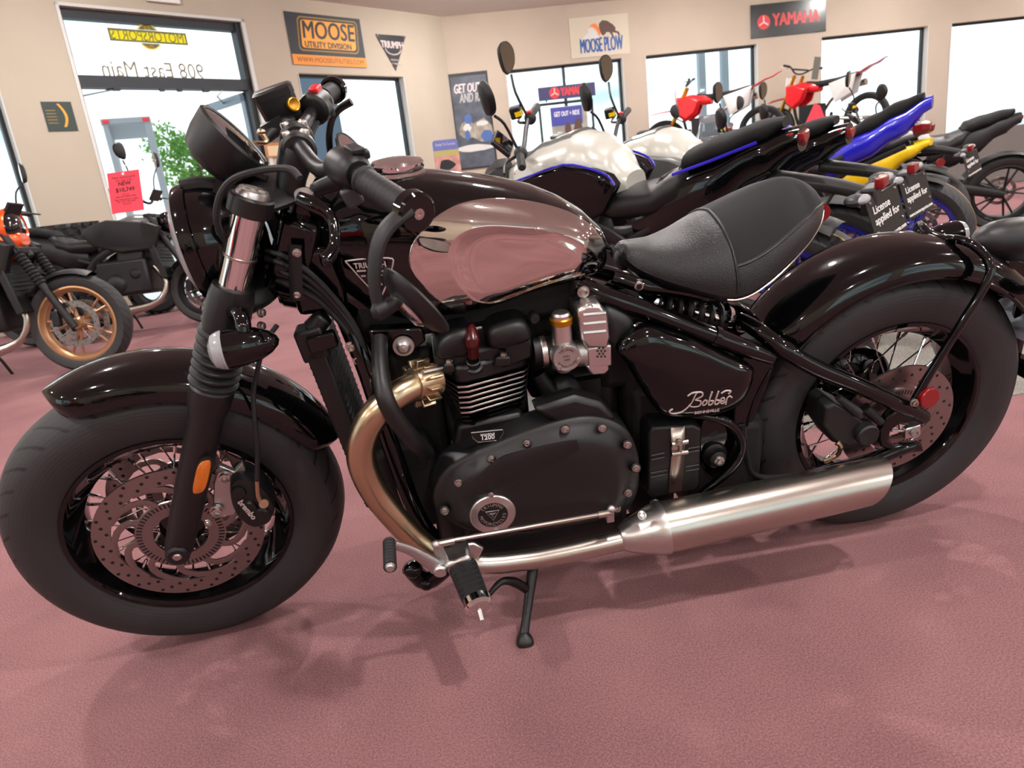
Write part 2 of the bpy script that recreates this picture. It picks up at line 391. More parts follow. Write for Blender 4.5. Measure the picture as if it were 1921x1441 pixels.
def leaf(hx, ang, sgn):
    Mh = W1 @ Matrix.Translation((hx, .16, 0)) @ Matrix.Rotation(ang, 4, 'Z')
    w_, h_ = .95, DH-.06
    f = MB()
    for c, d in (((sgn*.04, 0, h_/2), (.08, .045, h_)), ((sgn*(w_-.04), 0, h_/2), (.08, .045, h_)), ((sgn*w_/2, 0, h_-.05), (w_, .045, .1)), ((sgn*w_/2, 0, .1), (w_, .045, .2)), ((sgn*w_/2, 0, 1.0), (w_, .03, .08))):
        f.box(c, d)
    f.v = [tuple(Mh @ V(p)) for p in f.v]
    o = obj('door_leaf', f, mat('alu_door', (120, 132, 140), .4, .6), door)
    p = MB(); p.add([Mh @ V(q) for q in ((sgn*.08, 0, .2), (sgn*(w_-.08), 0, .2), (sgn*(w_-.08), 0, h_-.1), (sgn*.08, 0, h_-.1))], [(0, 1, 2, 3)]); obj('pane', p, M_glass, o)
    k = MB(); k.tube([Mh @ V((sgn*.5, -.02, h_-.05)), Mh @ V((sgn*.3, -.2, h_+.0)), W1 @ V((hx+sgn*.32, .1, DH-.06))], .012, 6); obj('closer_arm', k, M_alu, o)
leaf(DW-.07, R(-88), -1); leaf(.05, R(100), 1)
M_yel = backlit('yellow_vinyl', (250, 218, 40)); M_gr = mat('grey_vinyl', (112, 106, 62), .6); M_bz = mat('bronze_vinyl', (132, 120, 96), .6)
def wtext(name, s, size, u, v, mt, parent, mirror=False, M=W1, f=s1, y=.12, **k):
    x, z = f(u, v)
    T = M @ Matrix.Translation((x, y, z)) @ Matrix.Rotation(PI/2, 4, 'X')
    o = text(name, s, size, Matrix(), mt, parent, **k)
    if mirror: o.data.transform(Matrix.Diagonal((-1, 1, 1, 1)))
    o.data.transform(T); return o
def flat(name, pts, mt, parent, M=W1, y=.12, th=0):
    b = MB()
    if th: b.prism([M @ V((x, y, z)) for x, z in pts], (M.to_3x3() @ V((0, th, 0))))
    else: b.add([M @ V((x, y, z)) for x, z in pts], [tuple(range(len(pts)))])
    return obj(name, b, mt, parent, bev=0)
tl, tr, br, bl = s1(208, 48), s1(356, 57), s1(361, 80), s1(214, 73)
cx = (tl[0]+tr[0]+br[0]+bl[0])/4; cz = (tl[1]+tr[1]+br[1]+bl[1])/4; hw = (tr[0]-tl[0])/2; hh = (tl[1]-bl[1])/2
cir = [(cx+.137*math.cos(a*PI/16), cz+.137*math.sin(a*PI/16)) for a in range(32)]
def seg(r0, r1, sgn):
    a0 = math.asin(min(1, (hh+.004)/r1)); a1 = math.asin(min(1, (hh+.004)/r0)) if r0 else None; n = 16
    o_ = [(cx+r1*math.cos(a0+(PI-2*a0)*k/n), cz+sgn*r1*math.sin(a0+(PI-2*a0)*k/n)) for k in range(n+1)]
    return o_+([(cx+r0*math.cos(PI-a1-(PI-2*a1)*k/n), cz+sgn*r0*math.sin(PI-a1-(PI-2*a1)*k/n)) for k in range(n+1)] if r0 else [])
for sg_ in (1, -1): flat('emblem_ring', seg(.124, .137, sg_), M_yel, door, y=.116); flat('emblem_disc', seg(0, .1225, sg_), M_gr, door, y=.116)
for q in ((-hw, hw, hh-.02, hh), (-hw, hw, -hh, -hh+.02), (-hw, -hw+.02, -hh+.02, hh-.02), (hw-.02, hw, -hh+.02, hh-.02)): flat('emblem_border', [(cx+q[0], cz+q[2]), (cx+q[1], cz+q[2]), (cx+q[1], cz+q[3]), (cx+q[0], cz+q[3])], M_gr, door, y=.112)
flat('emblem_band', [(cx-hw+.02, cz+hh-.02), (cx+hw-.02, cz+hh-.02), (cx+hw-.02, cz-hh+.02), (cx-hw+.02, cz-hh+.02)], M_yel, door, y=.112)
wtext('lettering', 'MOTORSPORTS', .145, 286, 65, M_gr, door, True, y=.108, ext=0, fit=.79)
wtext('lettering', 'La', .07, 284, 47, M_yel, door, True, y=.116, ext=0, bold=.001, shear=.3); wtext('lettering', 'Plus', .06, 290, 84, M_yel, door, True, y=.116, ext=0, bold=.001, shear=.3)
wtext('lettering', '908 East Main', .235, 299, 129, M_bz, door, True, y=.118, ext=0, fit=1.13)
# exit sign over the door
x, z = s1(300, -12)
es = MB(); es.box((0, 0, 0), (.36, .05, .2)); es.v = [tuple(W1 @ (V(p)+V((x, -.04, z+.0)))) for p in es.v]
o = obj('exit_sign', es, M_white, bev=.006); tag(o, 'white exit sign with red letters above the entrance doorway', 'exit sign')
wtext('lettering', 'EXIT', .15, 300, -12, mat('exit_red', (255, 40, 50), .4, emit=1.5), o, y=-.068, bold=.004)

# ceiling lights (recessed round cans)
M_lamp = mat('lamp_glow', (255, 250, 246), .5, emit=LIGHT); M_trim = mat('lamp_trim', (225, 222, 218), .5)
cl = MB(); cl.lathe([(.11, .0), (.11, -.012), (.075, -.012), (.07, .0)], (0, 0, 0), (0, 0, 1), 24)
dl = MB(); dl.lathe([(.07, -.002), (.068, -.016), (.055, -.03), (.03, -.037), (0, -.039)], (0, 0, 0), (0, 0, 1), 20)
first = None
for yy in (-4.9, -1.5, 1.9, 5.3, 8.7):
    for xx in (-5.9, -2.5, 0.9, 4.3, 7.7, 11.1):
        if (W1.inverted() @ V((xx, yy, 0))).y > -.4: continue
        if first is None:
            t = obj('ceiling_light', cl, M_trim); t.location = (xx, yy, CEIL); d = obj('lamp_disc', dl, M_lamp, t, recalc=False); first = (t, d)
        else:
            t = first[0].copy(); COL.objects.link(t); t.location = (xx, yy, CEIL); d = first[1].copy(); COL.objects.link(d); d.parent = t
        tag(t, 'round recessed ceiling downlight with white trim', 'light', 'ceiling downlights')
# ================================================================ the bobber motorcycle
LEAN, STEER, RAKE = R(11.463), R(8.595), R(25.4)
BM = Matrix.Rotation(LEAN, 4, 'X')
A0 = V((-.847, 0, 0)); AX = V((math.sin(RAKE), 0, math.cos(RAKE)))
SM = Matrix.Translation(A0) @ Matrix.Rotation(STEER, 4, AX) @ Matrix.Translation(-A0)
bob = thing('motorcycle', 'glossy black bobber motorcycle with chrome tank panel and solo seat on the mauve carpet', 'motorcycle', BM)
P = Frame(BM); Q = Frame(BM @ SM)
FA = V((-.755, 0, .32)); RA_ = V((.755, 0, .323))
def tyre_prof(R0, w, rim=.203):
    h = [(rim, -.70), (rim+.012, -.83), (rim+.035, -.96), (rim+.06, -1.), (R0-.035, -.93), (R0-.018, -.72), (R0-.006, -.4), (R0, 0)]
    return [(r, a*w) for r, a in h]+[(r, -a*w) for r, a in h[-2::-1]]
def bolt_mesh(r=.006, h=.006):
    b = MB(); b.lathe([(0, -h*.2), (r*1.25, -h*.2), (r*1.25, h*.25), (r*.95, h*.3), (r*.95, h), (r*.6, h*1.1), (r*.5, h*.5), (0, h*.5)], (0, 0, 0), (0, -1, 0), 10)
    return b
BOLT = bolt_mesh()
_bolt = {}
def bolt(parent, p, r=.006, mt=None, nrm=(0, -1, 0), name='bolt'):
    mt = mt or M_bolt; key = mt.name
    if key not in _bolt:
        o = obj(name, BOLT, mt); _bolt[key] = o.data; bpy.data.objects.remove(o)
    o = bpy.data.objects.new(name, _bolt[key]); COL.objects.link(o); o.parent = parent
    q = V((0, -1, 0)).rotation_difference(V(nrm)).to_matrix().to_4x4()
    o.matrix_local = Matrix.Translation(V(p)) @ q @ Matrix.Scale(r/.006, 4); return o
def disc_rotor(parent, name, y, Ro, Ri, Rc, mt=M_disc, nh=40, arms=10, M=None):
    b = MB(); t = .0025
    b.lathe([(Ri, y-t), (Ro, y-t), (Ro, y+t), (Ri, y+t), (Ri, y-t)], (0, 0, 0), (0, 1, 0), 64)
    for k in range(arms):
        a = 2*PI*k/arms; pts = []
        for i in range(7):
            f = i/6; r = Rc+(Ri+.006-Rc)*f; an = a+.75*f-.25*math.sin(f*PI)
            pts.append((r*math.cos(an), y, r*math.sin(an)))
        b.tube(pts, [(.003, .011 if i in (0, 6) else .0075) for i in range(7)], 6, flat=(0, 1, 0))
    b.lathe([(Rc-.028, y-t), (Rc+.004, y-t), (Rc+.004, y+t), (Rc-.028, y+t), (Rc-.028, y-t)], (0, 0, 0), (0, 1, 0), 48)
    o = obj(name, b, mt, parent, M)
    h = MB()
    for k in range(nh):
        for j, rr in enumerate((.2, .5, .8)):
            if (k+j) % 2: continue
            an = 2*PI*(k+.33*j)/nh; r = Ri+(Ro-Ri)*rr
            c = V((r*math.cos(an), y, r*math.sin(an))); h.cyl(c-V((0, t+.0004, 0)), c+V((0, t+.0004, 0)), .0036, 7)
    for k in range(60):
        an = 2*PI*k/60; r = Rc-.004; c = V((r*math.cos(an), y, r*math.sin(an)))
        h.box(c, (.010, 2*t+.0008, .003), Matrix.Rotation(-an, 3, 'Y'))
    hh = obj('drill_holes', h, M_dark, o, kind='stuff')  # dark plugs coloured like shaded holes, nothing is cut through
    return o
def wire_wheel(name, C, M, R0, w, rimr, hubr, ns=32):
    b = MB(); k = w*.78; q = rimr
    b.lathe([(q+.008, -k), (q+.006, -k-.004), (q-.002, -k-.004), (q-.008, -k+.004), (q-.018, -k*.62), (q-.030, -k*.4), (q-.033, 0), (q-.030, k*.4), (q-.018, k*.62), (q-.008, k-.004), (q-.002, k+.004), (q+.006, k+.004), (q+.008, k), (q+.008, -k)], (0, 0, 0), (0, 1, 0), 72)
    T = (M if M is not None else Matrix()) @ Matrix.Translation(C)
    rim = obj(name, b, M_gloss, bob, T)
    b = MB(); b.lathe(tyre_prof(R0, w), (0, 0, 0), (0, 1, 0), 96); obj('tyre', b, M_tyre, rim)
    b = MB(); b.lathe([(0, -.07), (.016, -.07), (.016, -.05), (hubr, -.046), (hubr, -.038), (.028, -.03), (.026, .03), (hubr, .038), (hubr, .046), (.016, .05), (.016, .07), (0, .07)], (0, 0, 0), (0, 1, 0), 32); obj('hub', b, M_gloss, rim)
    s = None
    for i in range(ns):
        a = 2*PI*i/ns; sd = -1 if i % 2 else 1; off = .42*(1 if (i//2) % 2 else -1)
        p0 = V(((hubr-.005)*math.cos(a+off), sd*.042, (hubr-.005)*math.sin(a+off))); p1 = V(((q-.03)*math.cos(a), sd*.006, (q-.03)*math.sin(a)))
        d = p1-p0
        if s is None:
            m_ = MB(); L = d.length; m_.tube([(0, 0, 0), (0, 0, L*.84), (0, 0, L*.85), (0, 0, L)], [.0019, .0019, .0036, .0036], 6); s = obj('spoke', m_, M_chrome, rim)
        else:
            s2_ = s.copy(); COL.objects.link(s2_); s2_.parent = rim
            s2_.matrix_local = Matrix.Translation(p0) @ V((0, 0, 1)).rotation_difference(d).to_matrix().to_4x4(); continue
        s.matrix_local = Matrix.Translation(p0) @ V((0, 0, 1)).rotation_difference(d).to_matrix().to_4x4()
    return rim
fw = wire_wheel('front_wheel', FA, SM, .32, .066, .205, .042)
disc_rotor(fw, 'brake_disc', -.068, .155, .122, .078); disc_rotor(fw, 'brake_disc', .068, .155, .122, .078)
rw = wire_wheel('rear_wheel', RA_, None, .323, .075, .205, .05)
disc_rotor(rw, 'brake_disc', -.088, .1275, .085, .07, nh=32)
b = MB(); b.lathe([(0, .05), (.05, .05), (.085, .065), (.095, .075), (.095, .09), (.0, .09)], (0, 0, 0), (0, 1, 0), 40); obj('sprocket_carrier', b, M_gloss, rw)
for k in range(5):
    b = MB(); a = 2*PI*k/5; b.cyl((.06*math.cos(a), .04, .06*math.sin(a)), (.06*math.cos(a), .052, .06*math.sin(a)), .018, 14); obj('carrier_recess', b, M_dark, rw)

# --- fenders
def fender(name, C, M, Rc, w, a0, a1, drop, tip=6, th=.003, flare=0.):
    b = MB(); n = 44; secs = []
    for i in range(n+1):
        f = -1+2*i/n; a = a0+(a1-a0)*(f+1)/2; sc = max(.03, (1-abs(f)**tip))**.5
        sec = []
        for side, m in ((0, 13), (1, 13)):
            rng = range(m) if not side else range(m-1, -1, -1)
            for j in rng:
                g_ = -1+2*j/(m-1); r = Rc-drop*abs(g_)**2.6*(1 if sc > .5 else 1)-(th if side else 0); y = w*sc*math.sin(g_*PI/2*.97)
                r = Rc-(Rc-r)*(sc**.5 if sc < 1 else 1)-(th if side and sc < 1 else 0)*0
                sec.append(C+V((r*math.cos(a), y, r*math.sin(a))))
        secs.append(sec)
    b.loft(secs); return obj(name, b, M_gloss, bob, M, ang=50)
ff = fender('front_fender', FA, SM, .357, .078, R(17), R(113), .05, 8)
rf = fender('rear_fender', RA_, None, .378, .095, R(22), R(152), .06, 10)
b = MB()
for sy in (-1, 1):
    b.tube([RA_+V(((.378-.058)*math.cos(R(t)), sy*.094, (.378-.058)*math.sin(R(t)))) for t in range(28, 148, 5)], .004, 6)
obj('rolled_edge', b, M_gloss, rf)

# --- fork
def fk(t, y, off=0.):     # point on a fork leg: t metres above the axle along the leg
    return FA + V((math.sin(RAKE)*t+off*math.cos(RAKE), y, math.cos(RAKE)*t-off*math.sin(RAKE)))
fkd = V((math.sin(RAKE), 0, math.cos(RAKE)))
for sy in (-1, 1):
    y = .108*sy
    b = MB(); b.tube([fk(-.03, y), fk(-.022, y), fk(0, y), fk(.05, y), fk(.09, y), fk(.30, y), fk(.325, y), fk(.36, y), fk(.365, y)], [.012, .021, .026, .027, .0285, .030, .036, .038, .034], 24)
    leg = obj('fork_leg', b, M_matte, bob, SM)
    b = MB(); b.lathe([(0, .004), (.008, .004), (.009, -.004), (.017, -.004), (.022, 0), (.022, .02)], FA+V((0, y+.0255*sy, 0)), (0, -sy, 0), 20); obj('axle_cap', b, M_matte, leg)
    b = MB(); b.lathe([(0, .004), (.006, .004), (.0085, .002), (.0085, -.004)], FA+V((0, y+.0275*sy, 0)), (0, sy, 0), 12); obj('axle_nut', b, M_bolt, leg)
    b = MB(); pr = []
    for k in range(7):
        t = .365+.0155*k; pr += [(.031, t), (.041, t+.004), (.0415, t+.007), (.031, t+.0135)]
    b.lathe(pr, FA+V((0, y, 0)), fkd, 28); obj('fork_boot', b, M_rubber, bob, SM)
    b = MB(); b.tube([fk(.46, y), fk(.475, y), fk(.49, y), fk(.535, y), fk(.55, y)], [.034, .036, .038, .036, .033], 24); obj('lower_clamp', b, M_matte, bob, SM)
    b = MB(); b.tube([fk(.54, y), fk(.70, y)], .0255, 32); ft = obj('fork_tube', b, M_chrome, bob, SM)
    b = MB(); b.lathe([(.0256, .60), (.027, .601), (.027, .604), (.0256, .605)], FA+V((0, y, 0)), fkd, 28); obj('clip_ring', b, M_steel, ft)
    b = MB(); b.tube([fk(.672, y), fk(.675, y), fk(.70, y), fk(.703, y)], [.030, .034, .034, .031], 28)
    tc = obj('fork_top_clamp', b, M_matte, bob, SM)
    b = MB(); b.lathe([(0, .709), (.012, .709), (.014, .712), (.022, .712), (.0245, .708), (.026, .703)], FA+V((0, y, 0)), fkd, 24); cp = obj('fork_cap', b, M_alu, tc)
    b = MB(); b.box(FA+V((0, y, 0))+fkd*.713, (.034, .008, .004), Matrix.Rotation(RAKE, 3, 'Y')); obj('adjuster_slot', b, M_steel, cp)
b = MB()
for zt, hw_, th in ((.685, .108, .028), (.51, .108, .045)):
    c = FA+fkd*zt
    b.tube([c+V((0, -hw_, 0)), c+V((.03, -hw_*.55, 0)), c+V((.045, 0, 0)), c+V((.03, hw_*.55, 0)), c+V((0, hw_, 0))], [(th/2, .026), (th/2, .04), (th/2, .045), (th/2, .04), (th/2, .026)], 14, sm=4, flat=fkd)
obj('triple_clamp', b, M_matte, bob, SM)
for u, v in ((489, 587), (489, 612)): bolt(bob, SM @ Q(u, v, -.125), .0065, nrm=(.9, -.4, .1))
leg0 = [o for o in bob.children if o.name.startswith('fork_leg')][0]
# amber reflector on the left leg
b = MB(); c = Q(379, 893, -.140); rx, rz = .0125, .036
pts = []
for k in range(24):
    a = 2*PI*k/24; sx = math.copysign(abs(math.cos(a))**.6, math.cos(a)); sz = math.copysign(abs(math.sin(a))**.6, math.sin(a))
    pts.append(c+V((rx*sx, 0, 0))+fkd*(rz*sz))
b.dome(pts, [(1.15, .004), (1.15, -.002), (1.0, -.003)], (0, 1, 0)); obj('reflector_housing', b, M_black, leg0)
b = MB(); b.dome(pts, [(1.0, 0), (1.0, -.004), (.9, -.006), (0.2, -.007)], (0, 1, 0)); obj('reflector', b, M_amber, leg0)

# --- front brake calipers
for sy in (-1, 1):
    y0 = -.1*sy*-1
    cal = None
    b = MB(); yk = sy*.098
    pl = [(455, 862), (440, 880), (412, 868), (402, 900), (400, 960), (412, 965), (440, 960), (470, 905)]
    b.prism([V((p.x, sy*.086, p.z)) for p in (Q(u, v, -.09) for u, v in pl)], (0, sy*.014, 0)); br = obj('caliper_bracket', b, M_cast, bob, SM, bev=.002)
    b = MB(); body = [(432, 905), (446, 890), (470, 893), (500, 915), (516, 948), (505, 975), (478, 985), (452, 970), (436, 945)]
    poly = smooth_poly([V((p.x, 0, p.z)) for p in (Q(u, v, -.11) for u, v in body)], 3)
    b.dome(poly, [(.9, sy*.06), (1, sy*.068), (1, sy*.112), (.92, sy*.122), (.6, sy*.126)], (0, 1, 0)); cal = obj('caliper', b, M_black, bob, SM, bev=0, ang=40)
    b = MB()
    for (u, v), r in (((448, 920), .014), ((488, 965), .021), ((466, 950), .018)):
        c = Q(u, v, -.12); c = V((c.x, sy*.112, c.z)); b.lathe([(r, 0), (r, .016), (r*.85, .020), (0, .020)], c, (0, sy, 0), 18)
    obj('caliper_piston_cover', b, M_black, cal)
    if sy < 0:
        for u, v in ((422, 893), (407, 957)): bolt(br, Q(u, v, -.104), .0105)
        bolt(br, Q(391, 981, -.104), .006)
        b = MB(); c = Q(492, 942, -.128); b.cyl(c, c+V((.004, -.012, .004)), .009, 12); b.tube([c+V((0, -.006, 0)), Q(484, 930, -.135), Q(482, 902, -.133)], .0045, 8, sm=3); obj('banjo_fitting', b, M_header, cal)
        b = MB(); b.tube([Q(482, 903, -.133), Q(483, 850, -.13), Q(478, 790, -.12), Q(476, 730, -.1), Q(495, 650, -.09), Q(520, 610, -.07)], .0045, 8, sm=5); obj('brake_hose', b, M_rubber, bob, SM)
        T = basis(Q(464, 957, -.1355), Q(484, 980, -.1355)-Q(446, 936, -.1355), Q(470, 940, -.1355)-Q(462, 958, -.1355))
        text('lettering', 'brembo', .016, T, M_silverprint, cal, bold=.0004)

# --- turn signals (front)
for sy in (-1, 1):
    c = Q(428, 655, -.195); e = Q(502, 652, -.195); c = V((c.x, sy*.195, c.z)); ax = V((1, 0, .0)); L = .082
    b = MB(); b.lathe([(.0, -.001), (.0305, 0), (.031, .012), (.030, .03), (.026, .05), (.018, .068), (.008, .079), (0, .082)], c-V((.004, 0, 0)), ax, 28); ts = obj('turn_signal', b, M_gloss, bob, SM)
    b = MB(); b.lathe([(.0305, 0), (.030, -.008), (.026, -.017), (.015, -.023), (0, -.025)], c-V((.004, 0, 0)), ax, 24); obj('signal_lens', b, M_clear, ts)
    b = MB()
    for k in range(5): b.lathe([(.0300-.0018*k*k*.35, -.003*k-.001), (.0315-.0018*k*k*.35, -.003*k-.0025), (.0300-.0018*k*k*.35, -.003*k-.004)], c-V((.004, 0, 0)), ax, 24)
    obj('lens_rib', b, M_clear, ts)
    b = MB(); s0 = fk(.505, sy*.115); b.tube([c+V((.03, -sy*.0, .02)), c+V((.03, -sy*.02, .045)), s0], [.012, .012, .011], 12, sm=3); obj('signal_stem', b, M_gloss, ts)

# --- headlight
hc = V((-.568, 0, .862)); hd = V((-1, 0, -.06)).normalized()
b = MB(); b.lathe([(0, -.115), (.03, -.113), (.06, -.098), (.082, -.066), (.092, -.03), (.095, 0), (.093, .004)], hc, hd, 48); hl = obj('headlight', b, M_gloss, bob, SM)
b = MB(); b.lathe([(.092, -.012), (.099, -.010), (.1, .002), (.096, .012), (.088, .014), (.086, .006)], hc, hd, 48); obj('headlight_rim', b, M_gloss, hl)
b = MB(); b.lathe([(.088, .008), (.084, .018), (.065, .026), (.035, .031), (0, .033)], hc, hd, 48); obj('headlight_lens', b, M_clear, hl)
b = MB(); b.lathe([(.086, .004), (.06, -.02), (.03, -.045), (0, -.05)], hc, hd, 40); obj('reflector_bowl', b, M_chrome, hl)
b = MB(); b.lathe([(.0, .02), (.03, .018), (.034, .0)], hc, hd, 24); obj('bulb_shield', b, M_chrome, hl)
b = MB(); b.tube([hc+V((.0, 0, .096)), hc+V((.05, 0, .092)), hc+V((.12, 0, .05)), hc+V((.13, 0, -.05)), hc+V((.09, 0, -.06))], .013, 10, sm=3); obj('headlight_bracket', b, M_matte, hl)
# --- gauge
gf = V((-.467, 0, 1.022)); gn = V((.81, 0, .59)).normalized()
b = MB(); b.lathe([(0, -.064), (.035, -.063), (.052, -.052), (.060, -.03), (.065, -.004), (.066, .002), (.062, .006), (.058, .004)], gf, gn, 48); ga = obj('gauge', b, M_matte, bob, SM)
b = MB(); b.lathe([(.0595, .003), (.04, .005), (0, .006)], gf, gn, 40); obj('gauge_glass', b, M_glassf, ga)
b = MB(); b.box(gf+V((-.02, -.0, -.075)), (.06, .05, .03), Matrix.Rotation(R(30), 3, 'Y')); b.tube([gf+V((-.02, 0, -.06)), gf+V((.03, 0, -.1))], .014, 10); obj('gauge_bracket', b, M_matte, ga)
b = MB(); b.box(gf+V((.028, -.034, -.055)), (.022, .012, .012), Matrix.Rotation(R(35), 3, 'Y')); obj('gauge_button', b, M_black, ga, bev=.002)

# --- handlebar and controls
hbL = [V((-.375, 0, 1.005)), V((-.37, -.06, 1.008)), Q(600, 318, -.14), Q(650, 318, -.22), Q(700, 348, -.29), Q(775, 395, -.365)]
hbR = [V((-.37, .06, 1.008)), Q(572, 232, .14), Q(592, 200, .22), Q(607, 180, .29), Q(626, 168, .355)]
b = MB(); b.tube(hbR[::-1]+hbL, .0125, 14, sm=5); hb = obj('handlebar', b, M_matte, bob, SM)
def grip(pa, pb, name='grip'):
    b = MB(); d = pb-pa; n = 30
    b.tube([pa+d*(i/n) for i in range(n+1)], [.0205 if i in (0, 1) else (.0180 if i % 3 else .0184) if 0 < i < n else .014 for i in range(n+1)], 18); return obj(name, b, M_rubber, bob, SM)
grip(Q(683, 338, -.265), Q(762, 388, -.352)); grip(Q(604, 184, .275), Q(625, 170, .35))
for sy, pts in ((-1, (Q(770, 393, -.358), Q(785, 401, -.376))), (1, (Q(624, 170, .348), Q(629, 166, .37)))):
    d = (pts[1]-pts[0]).normalized(); b = MB(); b.lathe([(0, -.004), (.022, -.004), (.027, 0), (.027, .016), (.024, .02), (.008, .02), (.007, .017), (0, .017)], pts[0], d, 28); be = obj('bar_end', b, M_gloss, bob, SM)
    b = MB(); b.lathe([(.0075, .019), (.0075, .022), (.003, .022), (.003, .02), (0, .02)], pts[0], d, 10); obj('bar_end_bolt', b, M_bolt, be)
    # bar-end mirror
    if sy < 0: arm = [Q(770, 392, -.372), Q(735, 418, -.378), Q(712, 452, -.384), Q(703, 500, -.39), Q(704, 545, -.395), Q(712, 580, -.4)]; jt = (Q(706, 586, -.405), Q(742, 568, -.40)); mc = Q(779, 566, -.395)
    else:
        fl_ = lambda p: V((p.x+.0, -p.y, p.z+.03)); arm = [fl_(p) for p in (Q(770, 392, -.372), Q(735, 418, -.378), Q(712, 452, -.384), Q(703, 500, -.39), Q(704, 545, -.395), Q(712, 580, -.4))]; jt = (fl_(Q(706, 586, -.405)), fl_(Q(742, 568, -.40))); mc = fl_(Q(779, 566, -.395))
    b = MB(); b.tube(arm, [(.012, .008), (.013, .007), (.013, .006), (.012, .0055), (.011, .0055), (.010, .007)], 12, sm=4, flat=(1, 0, .3)); ma = obj('mirror_arm', b, M_black, bob, SM)
    b = MB(); b.tube([jt[0]-(jt[1]-jt[0])*.2, jt[0], jt[1]], [.006, .012, .010], 16); b.tube([jt[1], mc], .006, 8); obj('mirror_joint', b, M_black, ma)
    mn = V((.84, .30*-sy, .50)).normalized()
    b = MB(); b.lathe([(.026, -.013), (.046, -.010), (.056, -.003), (.0585, .002), (.056, .005), (.052, .003)], mc, mn, 40); mi = obj('bar_end_mirror', b, M_matte, bob, SM)
    b = MB(); b.lathe([(.0275, -.0125), (.031, -.0165), (.024, -.021), (0, -.023)], mc, mn, 32); obj('mirror_back', b, M_chrome, mi)
    b = MB(); b.lathe([(.052, .003), (0, .003)], mc, mn, 32); obj('mirror_glass', b, M_chrome, mi)
# risers
for y, (u, v) in ((-.045, (572, 290)), (.045, (548, 262))):
    c = V((-.372, y, 1.0)); b = MB()
    b.tube([V((-.40, y, .935)), V((-.392, y, .96)), c+V((-.006, 0, -.012)), c], [.022, .024, .027, .026], 18, sm=3); b.lathe([(0, -.017), (.024, -.017), (.0285, -.012), (.0285, .012), (.024, .017), (0, .017)], c, (0, 1, 0), 24); rs = obj('riser', b, M_matte, bob, SM)
    for dx in (-.014, .014):
        b = MB(); b.lathe([(0, .031), (.006, .031), (.0078, .028), (.0078, .018)], c+V((dx*.7, 0, 0)), V((dx*14, 0, 1)), 12); obj('riser_bolt', b, M_bolt, rs)
# left switchgear and clutch
sc_ = Q(655, 318, -.225); sd = (Q(700, 348, -.29)-Q(640, 315, -.2)).normalized()
b = MB(); b.tube([sc_-sd*.034, sc_-sd*.028, sc_-sd*.005, sc_+sd*.018, sc_+sd*.03], [.018, .026, .0275, .026, .019], 20, sm=2); sw = obj('switch_housing', b, M_matte, bob, SM)
b = MB(); b.box(sc_+V((.012, -.006, .027)), (.03, .02, .010), sd.to_track_quat('X', 'Z').to_matrix()); b.box(sc_+V((.026, .0, .018)), (.012, .02, .012)); obj('switch_button', b, M_black, sw, bev=.003)
b = MB(); b.box(sc_+V((-.004, -.014, -.034)), (.026, .018, .028), Matrix.Rotation(R(-20), 3, 'Y')); obj('horn_button', b, mat('dark_grey_plastic', (52, 54, 57), .45), sw, bev=.004)
b = MB(); b.tube([Q(655, 335, -.22), Q(620, 345, -.205), Q(588, 358, -.195)], [(.013, .008), (.012, .007), (.01, .006)], 12, sm=3, flat=(0, 0, 1)); pc = obj('lever_perch', b, M_matte, bob, SM)
b = MB(); c = Q(571, 368, -.2); b.lathe([(0, .006), (.013, .006), (.014, .003), (.014, -.006)], c, (.1, -.35, 1), 18); obj('lever_pivot', b, M_cast, pc)
b = MB(); b.tube([Q(560, 372, -.21), Q(585, 383, -.225), Q(612, 398, -.24), Q(626, 420, -.25), Q(628, 452, -.262), Q(622, 472, -.27), Q(610, 488, -.278), Q(603, 491, -.28)], [(.010, .006), (.012, .007), (.010, .006), (.009, .006), (.009, .006), (.010, .007), (.013, .010), (.008, .007)], 14, sm=4, flat=(.5, 0, .9)); obj('clutch_lever', b, M_gloss, bob, SM)
b = MB(); b.tube([Q(563, 335, -.2), Q(545, 318, -.18), Q(500, 318, -.15), Q(440, 335, -.13), Q(412, 370, -.125), Q(408, 420, -.12), Q(430, 460, -.1), Q(470, 480, -.06)], .0055, 8, sm=5); obj('clutch_cable', b, M_rubber, bob, SM)
# right switchgear, reservoir, throttle
rc = Q(594, 200, .215); rd = (hbR[4]-hbR[1]).normalized()
b = MB(); b.tube([rc-rd*.03, rc-rd*.024, rc, rc+rd*.022, rc+rd*.028], [.02, .029, .031, .029, .02], 20, sm=2); sw2 = obj('switch_housing', b, M_matte, bob, SM)
b = MB(); b.box(rc+V((.004, 0, .030)), (.034, .018, .013), rd.to_track_quat('X', 'Z').to_matrix()); obj('kill_switch', b, M_redplastic, sw2, bev=.003)
b = MB(); b.box(rc+V((.026, 0, -.012)), (.012, .014, .016)); b.box(rc+V((.027, 0, .008)), (.008, .018, .012)); obj('switch_button', b, mat('dark_grey_plastic', (52, 54, 57), .45), sw2, bev=.002)
pv = Q(527, 203, .19)
b = MB(); q_ = [V((-.031, -.026, 0)), V((.028, -.026, 0)), V((.034, 0, 0)), V((.028, .026, 0)), V((-.031, .026, 0)), V((-.036, 0, 0))]
poly = smooth_poly(q_, 3); Rr = Matrix.Rotation(R(-12), 4, 'Y')
b.loft([[pv+Rr.to_3x3() @ (p*k+V((0, 0, h))) for p in poly] for k, h in ((.78, -.04), (.9, -.034), (1, .016), (1, .022), (1.05, .022), (1.05, .034), (.9, .038))]); rsv = obj('brake_reservoir', b, M_matte, bob, SM)
b = MB(); c = Q(551, 196, .16); b.lathe([(0, .002), (.009, .002), (.0105, .003), (.0125, .002), (.0125, -.004)], c, (.5, -.85, .2), 20); sg = obj('sight_glass', b, M_brass, rsv)
